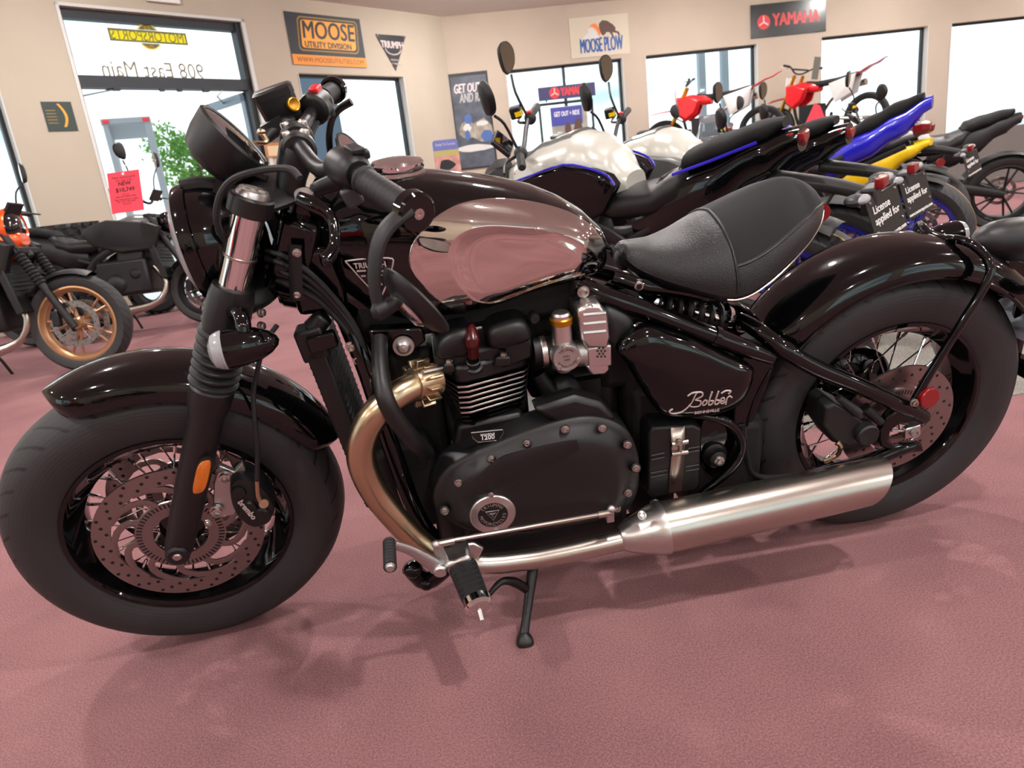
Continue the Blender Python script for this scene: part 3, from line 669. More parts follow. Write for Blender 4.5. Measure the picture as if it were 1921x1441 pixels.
b = MB(); b.tube([Q(552, 225, .17), Q(520, 240, .16), Q(497, 262, .14)], [.012, .014, .009], 12, sm=3); b.box(Q(512, 236, .16), (.04, .03, .02), Matrix.Rotation(R(-20), 3, 'Y')); mcy = obj('master_cylinder', b, M_black, bob, SM)
b = MB(); b.tube([Q(490, 248, .14), Q(500, 262, .135), Q(497, 268, .13), Q(478, 268, .12), Q(462, 272, .1)], [.006, .005, .004, .004, .004], 8, sm=3); b.ell(Q(491, 248, .14), (.009, .007, .007)); obj('brake_line_fitting', b, M_header, mcy)
b = MB(); b.tube([Q(560, 230, .19), Q(535, 245, .24), Q(560, 238, .33), Q(580, 235, .38)], [(.009, .006)]*4, 10, sm=4, flat=(0, 0, 1)); obj('brake_lever', b, M_gloss, bob, SM)
b = MB()
for du, y in ((0, .18), (7, .19)): b.tube([Q(590+du, 228, y), Q(578+du, 258, .15), Q(585+du, 300, .1), Q(600, 345, .05)], .0045, 8, sm=4)
obj('throttle_cable', b, M_rubber, bob, SM)

# --- frame neck, cable bundle, downtubes, radiator
b = MB(); n0 = FA+V((.105, 0, 0))*.9+fkd*.48; n1 = FA+V((.105, 0, 0))*.9+fkd*.67
b.tube([n0, n1], .036, 20); b.tube([n0+V((0, 0, .02)), P(620, 540, 0), P(700, 570, 0)], [.045, .05, .05], 14); b.tube([n1, P(640, 400, 0)], [.04, .045], 12)
b.box(P(555, 470, 0), (.07, .13, .14), Matrix.Rotation(RAKE, 3, 'Y')); b.box(P(600, 510, 0), (.09, .12, .12))
obj('frame_neck', b, M_gloss, bob, bev=.012)
b = MB(); pts = [P(553, 465, -.085), P(556, 558, -.085)]
b.tube([pts[0]+(pts[0]-pts[1])*.06, pts[0], pts[1], pts[1]+(pts[1]-pts[0])*.06], [(.011, .003)]*4, 10, flat=(1, 0, 0)); cg = obj('cable_guide', b, M_black, bob)
bolt(cg, P(557, 474, -.089), .006); bolt(cg, P(557, 553, -.089), .005)
for k, (dy, y) in enumerate(((0, -.08), (14, -.075), (30, -.07), (48, -.07))):
    b = MB(); b.tube([P(500, 470+dy, -.05), P(550, 490+dy, y), P(610, 540+dy*.7, y), P(670, 620+dy*.6, -.08), P(700, 720+dy*.4, -.09), P(715, 800, -.09)], .0065 if k % 2 else .005, 8, sm=5); obj('cable', b, M_rubber, bob)
b = MB()
for sy in (-1, 1):
    pts = [P(650, 600, -.06), P(690, 700, -.085), P(735, 840, -.10), P(790, 980, -.11), P(850, 1030, -.11), P(950, 1030, -.11), P(1150, 985, -.12), P(1290, 960, -.12)]
    b.tube([V((p.x, p.y*-sy, p.z)) for p in pts], .0175, 12, sm=5)
fr = obj('frame_cradle', b, M_gloss, bob)
for u, v in ((658, 650), (671, 674)): bolt(fr, P(u, v, -.085), .008)
# radiator: tall and narrow behind the front wheel
b = MB(); c0, c1 = P(598, 625, 0), P(705, 905, 0); d = (c1-c0).normalized(); nx = V((-d.z, 0, d.x))
Mr_ = Matrix((V((d.x, 0, d.z)), V((0, 1, 0)), V((-d.z, 0, d.x)))).transposed()
b.box((c0+c1)/2, ((c1-c0).length, .17, .035), Mr_); rad = obj('radiator', b, M_black, bob, bev=.004)
b = MB()
for k in range(26):
    f = (k+.5)/26; b.box(c0+(c1-c0)*f+Mr_ @ V((0, 0, .018)), (.003, .15, .004), Mr_); b.box(c0+(c1-c0)*f-Mr_ @ V((0, 0, .018)), (.003, .15, .004), Mr_)
obj('radiator_fin', b, M_dark, rad, kind='stuff')
b = MB(); b.box(c0+d*-.01+V((0, -.06, 0)), (.06, .05, .05), Mr_); b.tube([c0+V((0, -.06, .03)), P(610, 592, -.06)], [.02, .017], 12); obj('radiator_tank', b, M_black, rad, bev=.005)
b = MB(); b.box(P(605, 640, -.085), (.03, .02, .05), Mr_); obj('connector_block', b, M_gloss, rad, bev=.003)
# big coolant / crash hose in front of the engine
b = MB(); b.tube([P(712, 635, -.11), P(713, 690, -.165), P(722, 745, -.205), P(745, 790, -.207), P(775, 825, -.188), P(800, 850, -.13)], [.0135, .0145, .0155, .016, .0155, .015], 18, sm=6); obj('coolant_hose', b, M_matte, bob)
b = MB(); p0 = P(757, 650, -.1); b.lathe([(0, .012), (.008, .010), (.013, .004), (.0135, 0), (.019, 0), (.019, -.004)], p0, (0, -1, 0), 20); obj('engine_mount_bolt', b, M_cast, bob)
b = MB(); b.prism([P(u, v, -.092) for u, v in ((690, 620), (790, 615), (800, 640), (760, 672), (700, 660))], (0, .03, 0)); obj('engine_mount_plate', b, M_gloss, bob, bev=.004)
# --- fuel tank: superellipse sections
TOP = [(P(u, v, 0).x, P(u, v, 0).z) for u, v in ((600, 392), (625, 360), (660, 338), (700, 325), (760, 318), (820, 321), (880, 327), (940, 336), (1000, 350), (1050, 370), (1090, 393), (1120, 420), (1138, 455), (1145, 482))]
BOT = [(P(u, v, -.09).x, P(u, v, -.09).z) for u, v in ((588, 430), (600, 505), (640, 570), (690, 604), (760, 620), (830, 613), (900, 600), (960, 580), (1010, 563), (1060, 551), (1100, 540), (1125, 525), (1140, 505), (1145, 490))]
x0t, x1t = TOP[0][0]-.004, TOP[-1][0]
HW = [(x0t, .05), (x0t+.03, .078), (x0t+.08, .102), (x0t+.16, .123), (x0t+.25, .132), (x0t+.36, .128), (x0t+.45, .108), (x1t-.04, .075), (x1t-.012, .045), (x1t, .02)]
def tank_sec(x):
    zt, zb, hw_ = interp(TOP, x), interp(BOT, x), interp(HW, x)
    if zt-zb < .02: m = (zt+zb)/2; zt, zb = m+.01, m-.01
    return zt, zb, hw_
def tank_y(x, z):
    zt, zb, hw_ = tank_sec(x); k = (z-(zt+zb)/2)/((zt-zb)/2); k = max(-1, min(1, k)); return -hw_*(1-abs(k)**2.5)**(1/2.5)
def on_tank(u, v, off=0.):
    y = -.11
    for _ in range(12):
        p = P(u, v, y); y = y*.4+.6*(tank_y(p.x, p.z)-off)
    return P(u, v, y)
PAN = [(767, 491), (769.5, 465), (784, 441), (810, 413.6), (838, 394), (871, 379.7), (915, 372.7), (958.6, 373), (1002, 378.6), (1046, 389.5), (1081, 403.7), (1111.7, 425.6), (1130, 449), (1138, 471), (1137, 491), (1129, 508), (1110, 521), (1068, 534), (1002, 554), (969.6, 566), (936.8, 577.5), (904, 586.5), (871, 595), (858, 594), (834, 578.6), (805.6, 556.8), (783.7, 530.5), (772.8, 511)]
OVL = [(845, 491), (847, 465), (862.4, 443), (888.7, 430), (925.8, 425.6), (980.5, 429), (1024, 432), (1057, 441), (1088, 456), (1112, 472), (1126, 492), (1113, 512), (1066, 527), (1002, 547), (958.6, 564), (926, 574), (893, 570), (867, 546), (851.5, 517)]
def resample(poly, n, c):
    # polar resample of a px polygon about c
    q = smooth_poly([V((a, b_, 0)) for a, b_ in poly], 6); out = []
    q = [(math.atan2(p.y-c[1], p.x-c[0]), math.hypot(p.x-c[0], p.y-c[1])) for p in q]; q.sort()
    q = [(q[-1][0]-2*PI, q[-1][1])]+q+[(q[0][0]+2*PI, q[0][1])]
    for i in range(n):
        a = -PI+2*PI*i/n; r = interp(q, a); out.append((c[0]+r*math.cos(a), c[1]+r*math.sin(a)))
    return out
cen = (985, 490); NP_ = 96
PAN = [(u, v-6 if v > 520 else v) for u, v in PAN]; OVL = [(u, v-5 if v > 520 else v) for u, v in OVL]; pan_r, ovl_r = resample(PAN, NP_, cen), resample(OVL, NP_, cen)
pan3 = [on_tank(u, v) for u, v in pan_r]
def inside(x, z, poly):
    c = False; j = len(poly)-1
    for i in range(len(poly)):
        if (poly[i].z > z) != (poly[j].z > z) and x < (poly[j].x-poly[i].x)*(z-poly[i].z)/(poly[j].z-poly[i].z)+poly[i].x: c = not c
        j = i
    return c
pc3 = sum(pan3, V())/NP_; cut = [pc3+(p-pc3)*.965 for p in pan3]
b = MB(); NS, NT = 110, 72; grid = []
for i in range(NS+1):
    f = i/NS; x = x0t+(x1t-x0t)*(.5-.5*math.cos(PI*f)); zt, zb, hw_ = tank_sec(x); sec = []
    for j in range(NT):
        a = 2*PI*j/NT; cc, ss = math.cos(a), math.sin(a)
        sec.append(V((x, hw_*math.copysign(abs(cc)**.8, cc), (zt+zb)/2+(zt-zb)/2*math.copysign(abs(ss)**.8, ss))))
    grid.append(sec)
fs = []; n_ = NT
for i in range(NS):
    for j in range(NT):
        k = (j+1) % NT; q = [grid[i][j], grid[i][k], grid[i+1][k], grid[i+1][j]]; c = sum(q, V())/4
        if c.y < 0 and inside(c.x, c.z, cut): continue
        fs.append((i*n_+j, i*n_+k, (i+1)*n_+k, (i+1)*n_+j))
b.add([p for s in grid for p in s], fs); b.f += [tuple(range(NT)), tuple(NS*NT+k for k in range(NT))][0:2]
tank = obj('fuel_tank', b, M_gloss, bob, ang=60)
b = MB(); secs = []
inner = [on_tank(u, v) for u, v in ovl_r]; ic = sum(inner, V())/NP_
for t in (.02, .2, .4, .6, .72, .78, .84, .89, .93, .965, .985):
    ring = []
    for u, v in ovl_r:
        uu, vv = cen[0]+(u-cen[0])*t, cen[1]+(v-cen[1])*t
        e = on_tank(u, v); w = max(0, (t-.72)/.28); w = w*w*(3-2*w)
        p = P(uu, vv, -.115); yp = -.113-.004*(1-t*t); ye = min(e.y-.0005, -.108)
        y = yp*(1-w)+(e.y+.0005)*w
        ring.append(P(uu, vv, y))
    secs.append(ring)
for t in (0, .06, .15, .3, .5, .7, .85, .95, 1.0):
    ring = []
    for (u, v), (u2, v2) in zip(ovl_r, pan_r):
        uu, vv = u+(u2-u)*t, v+(v2-v)*t; ring.append(on_tank(uu, vv, .0012+.002*math.sin(min(1, t*3)*PI)*.0))
    secs.append(ring)
secs.append([p+V((0, .006, 0)) for p in secs[-1]])
b.loft(secs, True, False); b.f.append(tuple(range(NP_)))
o = obj('chrome_knee_panel', b, M_tankchrome, tank, ang=80, label='mirror chrome knee panel with a dished oval')
# tank lower seam, filler cap, badge
b = MB(); b.tube([on_tank(u, v, .002) for u, v in ((858, 597), (904, 589), (937, 580.5), (970, 569), (1002, 557), (1068, 537), (1110, 524))], .003, 8, sm=4); obj('chrome_seam', b, M_chrome, tank)
cz_ = P(745, 312, 0); b = MB(); b.lathe([(.046, -.02), (.048, -.004), (.044, .0), (.046, .004), (.046, .012), (.042, .017), (.02, .021), (0, .022)], V((cz_.x, 0, interp(TOP, cz_.x)+.0)), (.02, 0, 1), 40); obj('filler_cap', b, M_chrome, tank)
bt = [on_tank(u, v, .0015) for u, v in ((655, 489), (727, 484), (737, 497), (718, 551), (707, 553), (656, 499))]
b = MB(); b.tube(smooth_poly(bt, 3), .0014, 6, loop=True, flat=(0, 1, 0)); bd = obj('tank_badge', b, M_silverprint, tank)
p0, p1, p2 = on_tank(655, 500, .002), on_tank(735, 495, .002), on_tank(695, 478, .002)
T = basis(on_tank(694, 498, .002), p1-p0, V((0, 0, 1)))
text('lettering', 'TRIUMPH', .0135, T, M_silverprint, tank, bold=.0003, space=1.05)
b = MB(); b.tube([on_tank(722, 508, .002), on_tank(706, 510, .002), on_tank(716, 535, .002)], .0018, 6); b.tube([on_tank(706, 510, .002), on_tank(717, 517, .002)], .0015, 6); b.tube([on_tank(670, 509, .002), on_tank(686, 508, .002)], .0018, 6); b.tube([on_tank(678, 518, .002), on_tank(686, 518, .002)], .0016, 6); obj('badge_mark', b, M_silverprint, tank)

# --- seat
OUT = [(1162, 466, 0), (1172, 484, -.035), (1202, 507, -.055), (1250, 527, -.085), (1314, 546, -.12), (1365, 557, -.143), (1402, 552, -.150), (1442, 527, -.145), (1485, 488, -.125), (1522, 446, -.085), (1541, 413, -.045), (1546, 388, 0)]
CTR = [(1164, 458, 0), (1180, 452, 0), (1205, 449, 0), (1235, 446, 0), (1270, 433, 0), (1310, 407, 0), (1350, 384, 0), (1395, 360, 0), (1435, 341, 0), (1470, 333, 0), (1508, 343, 0), (1536, 366, 0)]
o3, _ = crom([P(*q) for q in OUT], [0]*12, 4); c3, _ = crom([P(*q) for q in CTR], [0]*12, 4)
def seat_pt(i, t, sgn, lift=0.):
    a, e = c3[i], o3[i]; f = i/(len(o3)-1)
    s1_ = math.sin(t*PI/2)**1.0; q = V((a.x+(e.x-a.x)*t, a.y+(e.y-a.y)*s1_**1.05, a.z+(e.z-a.z)*(1-math.cos(t*PI/2))**1.15))
    dish = -.012*math.sin(t*PI)*max(0, min(1, (f-.35)*4))*(1 if f < .85 else .4)
    q.z += dish+lift
    return V((q.x, -q.y*-1 if sgn < 0 else -q.y, q.z))
NTs = 12; secs = []
for i in range(len(o3)):
    secs.append([seat_pt(i, 1-j/NTs, -1) for j in range(NTs)]+[seat_pt(i, j/NTs, 1) for j in range(NTs+1)])
b = MB(); m_ = len(secs[0])
low = [[V((p.x*.985+.004, p.y*.94, p.z-.012)) for p in (s[0], s[-1])] for s in secs]
b.loft(secs, False, False)
bs = MB(); rimL = [s[0] for s in secs]; rimR = [s[-1] for s in secs]
b.loft([[p for p in rimL], [p+V((0, .006, -.012)) for p in rimL], [V((p.x, -.002, p.z-.02)) for p in rimL], [p+V((0, -.006, -.012)) for p in rimR], [p for p in rimR]], False, False)
seat = obj('seat', b, M_seat, bob, ang=60)
# insert panel on the rear half, seam piping and stitched rim
ii = range(22, 43); b = MB()
b.loft([[seat_pt(i, abs(t)*.70, -1 if t < 0 else 1, .0022) for t in [-1+k/10 for k in range(21)]] for i in ii], False, False); obj('seat_insert', b, M_seat2, seat, ang=60)
b = MB(); b.tube([seat_pt(22, abs(t), -1 if t < 0 else 1, .001) for t in [-.97+k*.097 for k in range(21)]], .003, 6)
b2 = MB(); b2.tube([seat_pt(i, .72, -1, .0) for i in range(22, 45)], .0022, 6); b2.tube([seat_pt(i, .72, 1, .0) for i in range(22, 45)], .0022, 6)
obj('seam_piping', b, M_seat, seat); obj('seat_seam', b2, M_black, seat, kind='stuff')
b = MB(); b.tube([p+V((0, 0, -.006)) for p in rimL[20:]]+[p+V((0, 0, -.006)) for p in rimR[20:][::-1]], .0018, 6); obj('rim_piping', b, M_steel, seat)
b = MB(); b.box(P(1230, 520, 0)+V((.04, 0, -.012)), (.17, .07, .03), Matrix.Rotation(R(8), 3, 'Y')); b.tube([P(1300, 545, 0), P(1260, 580, 0)], .012, 8); obj('seat_bracket', b, M_black, seat, bev=.005)
b = MB(); b.ell(P(1166, 488, -.0), (.012, .03, .02)); obj('nose_rubber', b, M_black, seat)

# --- upper frame rails, shock, swingarm
for sy in (-1, 1):
    f_ = lambda p: V((p.x, p.y*-sy, p.z))
    b = MB(); b.tube([f_(P(1085, 532, -.07)), f_(P(1130, 553, -.085)), f_(P(1200, 578, -.098)), f_(P(1330, 628, -.115)), f_(P(1400, 654, -.12)), f_(P(1448, 672, -.12))], [.016, .0175, .018, .018, .0175, .013], 16, sm=4); rl = obj('frame_rail', b, M_gloss, bob)
    b = MB(); b.tube([f_(P(1335, 629, -.115)), f_(P(1345, 633, -.115))], .0205, 16); obj('rail_collar', b, M_gloss, rl)
    b = MB(); b.tube([f_(P(1385, 598, -.05)), f_(P(1420, 618, -.085)), f_(P(1470, 655, -.118)), f_(P(1530, 690, -.125)), f_(P(1620, 728, -.125)), f_(P(1700, 765, -.122)), f_(P(1735, 782, -.12))], [.014, .0165, .0175, .0175, .017, .017, .013], 16, sm=4); sa = obj('swingarm', b, M_gloss, bob)
    b = MB(); b.tube([f_(P(1712, 836, -.12)), f_(P(1680, 845, -.12)), f_(P(1620, 868, -.12)), f_(P(1480, 905, -.115)), f_(P(1380, 930, -.105))], [.012, .015, .016, .016, .016], 14, sm=4); obj('swingarm_lower', b, M_gloss, sa)
    b = MB(); pl = [(1690, 765), (1740, 770), (1748, 790), (1725, 800), (1690, 795), (1672, 808), (1668, 825), (1680, 838), (1730, 832), (1735, 848), (1690, 852), (1655, 840), (1650, 810), (1665, 785)]
    b.prism([f_(P(u, v, -.128)) for u, v in pl], (0, -sy*.016, 0)); obj('dropout', b, M_gloss, sa, bev=.004)
    b = MB(); c = f_(P(1709, 808, -.13)); b.box(c, (.034, .014, .026), Matrix.Rotation(R(-10), 3, 'Y')); ab = obj('axle_block', b, M_alu, sa, bev=.002)
    b = MB(); b.lathe([(.010, .0), (.010, .006), (.005, .006), (.005, .001), (0, .001)], c+V((.002, sy*.008, 0)), (0, sy, 0), 16); obj('axle_end', b, M_cast, ab)
    b = MB(); b.cyl(f_(P(1672, 808, -.13)), c, .003, 8); obj('chain_adjuster', b, M_alu, ab)
b = MB(); b.tube([P(1120, 575, -.02), P(1440, 690, -.02)], .02, 10); b.box(P(1300, 700, 0), (.26, .12, .16)); b.box(P(1180, 640, 0), (.16, .14, .14)); b.box(P(1330, 840, .0), (.16, .2, .24)); b.box(P(1300, 600, 0), (.2, .08, .06), Matrix.Rotation(R(20), 3, 'Y')); b.box(V((-.13, 0, .69)), (.42, .1, .09)); b.box(P(1050, 640, .03), (.16, .12, .2)); b.box(P(1205, 820, .0), (.1, .17, .34)); b.box(P(1240, 700, 0), (.2, .15, .2)); b.box(P(790, 760, .03), (.1, .12, .3)); b.box(P(780, 880, .0), (.13, .14, .22), Matrix.Rotation(R(-15), 3, 'Y')); obj('dark_gap_fill', b, M_dark, bob, bev=.02)  # made-up dark blocks filling gaps under the tank and between parts
s0, s1p = P(1205, 560, -.03), P(1378, 606, -.03); sdv = (s1p-s0)
b = MB(); n = 150; u_ = sdv.normalized(); o1 = u_.orthogonal().normalized(); o2 = u_.cross(o1)
b.tube([s0+sdv*(.08+.78*i/n)+(o1*math.cos(2*PI*7*i/n)+o2*math.sin(2*PI*7*i/n))*.027 for i in range(n+1)], .0055, 8); sk = obj('shock_spring', b, M_black, bob)
b = MB(); b.tube([s0, s0+sdv*.5], .017, 16); b.tube([s0+sdv*.4, s1p], .009, 12); b.lathe([(0, 0), (.03, 0), (.032, .01), (0, .012)], s0+sdv*.05, u_, 24); b.lathe([(0, 0), (.032, 0), (.03, .01), (0, .012)], s0+sdv*.86, u_, 24); obj('shock_body', b, M_chrome, sk)
b = MB(); b.tube([s1p-u_*.01, s1p+u_*.025], .015, 14); b.cyl(s1p+V((0, -.03, 0)), s1p+V((0, .03, 0)), .014, 14); obj('shock_mount', b, M_gloss, sk)
bolt(sk, P(1391, 612, -.06), .010); bolt(sk, P(1196, 534, -.075), .0095); bolt(tank, P(1094, 547, -.1), .009)
b = MB(); b.tube([P(1150, 520, -.06), P(1200, 535, -.07), P(1260, 545, -.06), P(1330, 560, -.04), P(1345, 568, -.02)], [.012, .014, .013, .012, .008], 12, sm=4); obj('seat_rail', b, M_gloss, bob)
b = MB(); b.tube([P(1130, 545, -.02), P(1180, 530, -.05), P(1225, 560, -.05)], .012, 10, sm=3); obj('upper_shock_bracket', b, M_gloss, bob)
# inner rear guard in front of the rear wheel
b = MB(); pts = []
for k in range(12):
    a = R(150+6.5*k); pts.append([RA_+V((rr*math.cos(a), y, rr*math.sin(a))) for rr, y in ((.345, -.098), (.352, -.098), (.352, .098), (.345, .098))])
b.loft(pts); b.prism([P(u, v, -.095) for u, v in ((1395, 660), (1458, 668), (1440, 730), (1408, 800), (1400, 890), (1370, 880), (1378, 760))], (0, .03, 0)); obj('inner_guard', b, M_gloss, bob, bev=.006)
# frame plate with the swingarm pivot
b = MB(); b.prism(smooth_poly([P(u, v, -.105) for u, v in ((1318, 790), (1360, 785), (1390, 810), (1394, 850), (1372, 890), (1335, 900), (1316, 870), (1312, 830))], 3), (0, .02, 0)); fp = obj('pivot_plate', b, M_gloss, bob, bev=.004)
b = MB(); c = P(1340, 852, -.107); b.lathe([(.026, -.004), (.026, .003), (.019, .010), (.017, .020), (.012, .023), (0, .024)], c, (0, -1, 0), 28); obj('pivot_cap', b, M_matte, fp); bolt(fp, c+V((0, -.0245, 0)), .0085)
b = MB()
for u, v in ((1337, 812), (1339, 870)): b.cyl(P(u, v, -.106), P(u, v, -.104), .009, 14)
obj('lightening_holes', b, M_dark, fp, kind='stuff')
b = MB(); b.tube([P(1290, 778, -.12), P(1340, 784, -.13), P(1375, 800, -.13), P(1392, 832, -.13), P(1386, 862, -.13), P(1360, 892, -.13), P(1325, 920, -.125), P(1295, 948, -.12)], [.006, .009, .010, .010, .010, .010, .0095, .008], 14, sm=4); obj('frame_loop', b, M_gloss, bob)
b = MB(); b.tube([P(1395, 800, -.1), P(1400, 850, -.1), P(1415, 890, -.1), P(1470, 895, -.11), P(1560, 880, -.12), P(1610, 868, -.13)], .006, 8, sm=5); obj('rear_brake_hose', b, M_rubber, bob)
# side cover
SC = [(1157, 655), (1168, 634), (1188, 619), (1215, 612), (1250, 618), (1300, 634), (1360, 662), (1408, 684), (1413, 698), (1405, 730), (1385, 757), (1350, 772), (1300, 779), (1255, 779), (1235, 772), (1215, 748), (1190, 708), (1170, 675)]
b = MB(); b.dome(smooth_poly([P(u, v, -.128) for u, v in SC], 4), [(.97, .03), (1, .012), (1, 0), (.985, -.008), (.95, -.015), (.88, -.021), (.75, -.026), (.5, -.031), (.2, -.033)], (0, 1, 0)); sc2 = obj('side_cover', b, M_gloss, bob, ang=60)
# Bobber script, drawn as strokes on the cover
def sp(u, v): return P(u, v-5, -.1625+max(0, v-735)/40*.008)
STR = [[(1262, 772), (1256, 777), (1262, 781), (1280, 777), (1296, 762), (1305, 745), (1309, 741)],
       [(1290, 748), (1300, 742), (1316, 741), (1317, 748), (1304, 755), (1314, 757), (1312, 766), (1298, 768), (1292, 764)],
       [(1323, 755), (1318, 760), (1319, 765), (1324, 763), (1326, 757), (1322, 755)],
       [(1336, 740), (1331, 754), (1329, 764), (1335, 763), (1338, 757), (1332, 757)],
       [(1348, 739), (1343, 753), (1341, 763), (1347, 762), (1350, 756), (1344, 756)],
       [(1351, 758), (1358, 756), (1358, 751), (1353, 753), (1351, 759), (1355, 762), (1361, 758)],
       [(1361, 764), (1364, 752), (1369, 748), (1373, 751)],
       [(1353, 743), (1362, 738), (1371, 739), (1366, 744)]]
b = MB()
for st_ in STR: b.tube([sp(*q) for q in st_], .0017, 6, sm=4, flat=(0, 1, 0))
obj('script_lettering', b, M_silverprint, sc2)
T = basis(sp(1326, 777), sp(1352, 773)-sp(1297, 780), V((0, 0, 1))); text('lettering', 'BONNEVILLE', .0085, T, M_silverprint, sc2, bold=.0003)

# --- battery box with strap
c0 = [(1214, 808), (1222, 797), (1300, 793), (1314, 800), (1310, 905), (1302, 917), (1222, 932), (1212, 922)]
b = MB(); b.dome([P(u, v, -.13) for u, v in c0], [(1, .09), (1, 0), (.96, -.008), (.9, -.009)], (0, 1, 0)); bx_ = obj('battery_box', b, M_black, bob, bev=.003)
b = MB()
for (ua, va), (ub, vb) in (((1222, 855), (1246, 850)), ((1221, 863), (1246, 858)), ((1220, 888), (1252, 882)), ((1220, 896), (1252, 890)), ((1290, 842), (1312, 838)), ((1290, 849), (1312, 845)), ((1286, 876), (1311, 872)), ((1286, 884), (1311, 880))):
    b.tube([P(ua, va, -.140), P(ub, vb, -.140)], .0022, 6)
obj('box_rib', b, M_black, bx_, kind='stuff')
b = MB(); b.loft([[P(u, v, y) for u, v, y in ((1257, 800, -.135), (1283, 797, -.135), (1284, 812, -.1415), (1283, 850, -.1415), (1281, 890, -.1415), (1280, 922, -.1415))][k:k+1] for k in ()] or [[P(1257, 799, -.128), P(1283, 797, -.128)], [P(1258, 804, -.141), P(1284, 801, -.141)], [P(1260, 850, -.1425), P(1285, 845, -.1425)], [P(1256, 890, -.1425), P(1281, 886, -.1425)], [P(1254, 924, -.1425), P(1279, 920, -.1425)]], False, False)
st_o = obj('battery_strap', b, M_steel, bx_); m_ = st_o.modifiers.new('solidify', 'SOLIDIFY'); m_.thickness = .002; m_.offset = 0
b = MB(); b.cyl(P(1260, 834, -.147), P(1290, 828, -.147), .0055, 12); b.cyl(P(1260, 852, -.147), P(1290, 848, -.147), .005, 12); b.cyl(P(1276, 826, -.147), P(1277, 852, -.147), .004, 10); obj('strap_buckle', b, M_steel, bx_); bolt(bx_, P(1274, 829, -.152), .006)
bolt(bob, P(1229, 942, -.13), .008)

# --- rear: caliper, reflector, hoop stay, lights
b = MB(); b.dome([P(u, v, -.125) for u, v in ((1545, 760), (1560, 750), (1590, 765), (1620, 790), (1618, 812), (1590, 838), (1560, 828), (1538, 795))], [(1, .06), (1, 0), (.9, -.01)], (0, 1, 0)); rcal = obj('rear_caliper', b, M_black, bob, bev=.004)
b = MB(); b.lathe([(.024, -.01), (.024, .020), (.021, .024), (0, .024)], P(1618, 808, -.128), (0, -1, 0), 24); obj('caliper_piston_cover', b, M_black, rcal)
b = MB(); b.tube([P(1572, 745, -.13), P(1610, 775, -.135)], [.007, .010], 12); obj('slide_pin_boot', b, M_rubber, rcal)
b = MB(); b.tube([P(1622, 765, -.12), P(1652, 792, -.125)], [.012, .009], 12); obj('slide_pin_boot', b, M_rubber, rcal)
b = MB(); b.tube([P(1570, 830, -.14), P(1577, 838, -.145), P(1570, 855, -.14), P(1545, 866, -.135)], [.007, .005, .0045, .0045], 8, sm=3); obj('banjo_fitting', b, M_header, rcal)
b = MB(); c = P(1743, 747, -.14); nn = V((.12, -1, .05)).normalized(); b.lathe([(0, .004), (.021, .004), (.0225, .002), (.0225, -.006), (0, -.006)], c, nn, 32); rr_ = obj('rear_reflector', b, M_red, bob); bolt(rr_, P(1714, 755, -.143), .007)
b = MB(); b.box(P(1722, 752, -.13), (.03, .012, .018)); obj('reflector_bracket', b, M_gloss, rr_, bev=.003)
hp = [P(1717, 748, -.128), P(1745, 700, -.128), P(1800, 612, -.126), P(1845, 540, -.122), P(1858, 508, -.115), P(1848, 480, -.098), P(1822, 458, -.075), P(1795, 449, -.05), P(1770, 448, -.02)]
hp += [V((p.x, -p.y, p.z)) for p in hp[::-1]]
b = MB(); b.tube(hp, .0085, 14, sm=5); obj('fender_stay', b, M_gloss, bob)
# tail light: teardrop housing, lens to the rear
tl_ = P(1880, 452, 0); b = MB(); b.lathe([(0, -.085), (.014, -.08), (.03, -.062), (.04, -.035), (.045, -.005), (.046, .02), (.044, .03)], tl_+V((.015, 0, 0)), (1, 0, -.08), 36); tlt = obj('tail_light', b, M_matte, bob)
b = MB(); b.lathe([(.0455, .018), (.046, .03), (.043, .045), (.03, .055), (0, .06)], tl_+V((.015, 0, 0)), (1, 0, -.08), 32); obj('tail_lens', b, M_red, tlt)
b = MB(); b.box(tl_+V((.02, 0, -.075)), (.07, .05, .08), Matrix.Rotation(R(25), 3, 'Y')); b.tube([tl_+V((.03, 0, -.05)), tl_+V((.09, 0, -.13)), tl_+V((.10, 0, -.28))], [.02, .018, .016], 10); b.box(tl_+V((.10, -.02, -.29)), (.03, .12, .04)); pb = obj('plate_bracket', b, M_gloss, bob, bev=.006)
for sy in (-1, 1):
    c = P(1945, 575, -.0) if sy < 0 else P(1790, 452, .13); c = V((.975 if sy > 0 else 1.03, sy*.13, .640 if sy > 0 else .60))
    b = MB(); b.lathe([(0, -.06), (.008, -.057), (.018, -.046), (.026, -.028), (.030, -.005), (.031, .014), (.0, .014)], c, (1, 0, 0), 24); ts = obj('turn_signal', b, M_gloss, bob)
    b = MB(); b.lathe([(.031, .014), (.028, .026), (.015, .034), (0, .036)], c, (1, 0, 0), 20); obj('signal_lens', b, M_clear, ts)
    b = MB(); b.tube([c, V((c.x, sy*.06, c.z-.02)), V((c.x-.02, 0, c.z-.03))], .009, 8, sm=3); obj('signal_stem', b, M_gloss, ts)
M_plate = mat('pale_blue_plate', (186, 194, 210), .45)
pq = [P(u, v, .02) for u, v in ((1866, 545), (1900, 572), (1896, 632), (1878, 628))]; pp = V((1.075, 0, .50))
Tp = Matrix.Translation(pp) @ Matrix.Rotation(R(20), 4, 'Y')
b = MB(); b.box((0, 0, 0), (.003, .18, .12)); pt = obj('number_plate', b, M_plate, pb, Tp, bev=.001)
for s_, zz, sz in (('for', .035, .035), ('able', -.04, .03)): text('lettering', s_, sz, Matrix.Translation((-.0025, .05, zz)) @ Matrix.Rotation(-PI/2, 4, 'Z') @ Matrix.Rotation(PI/2, 4, 'X'), M_white, pt)

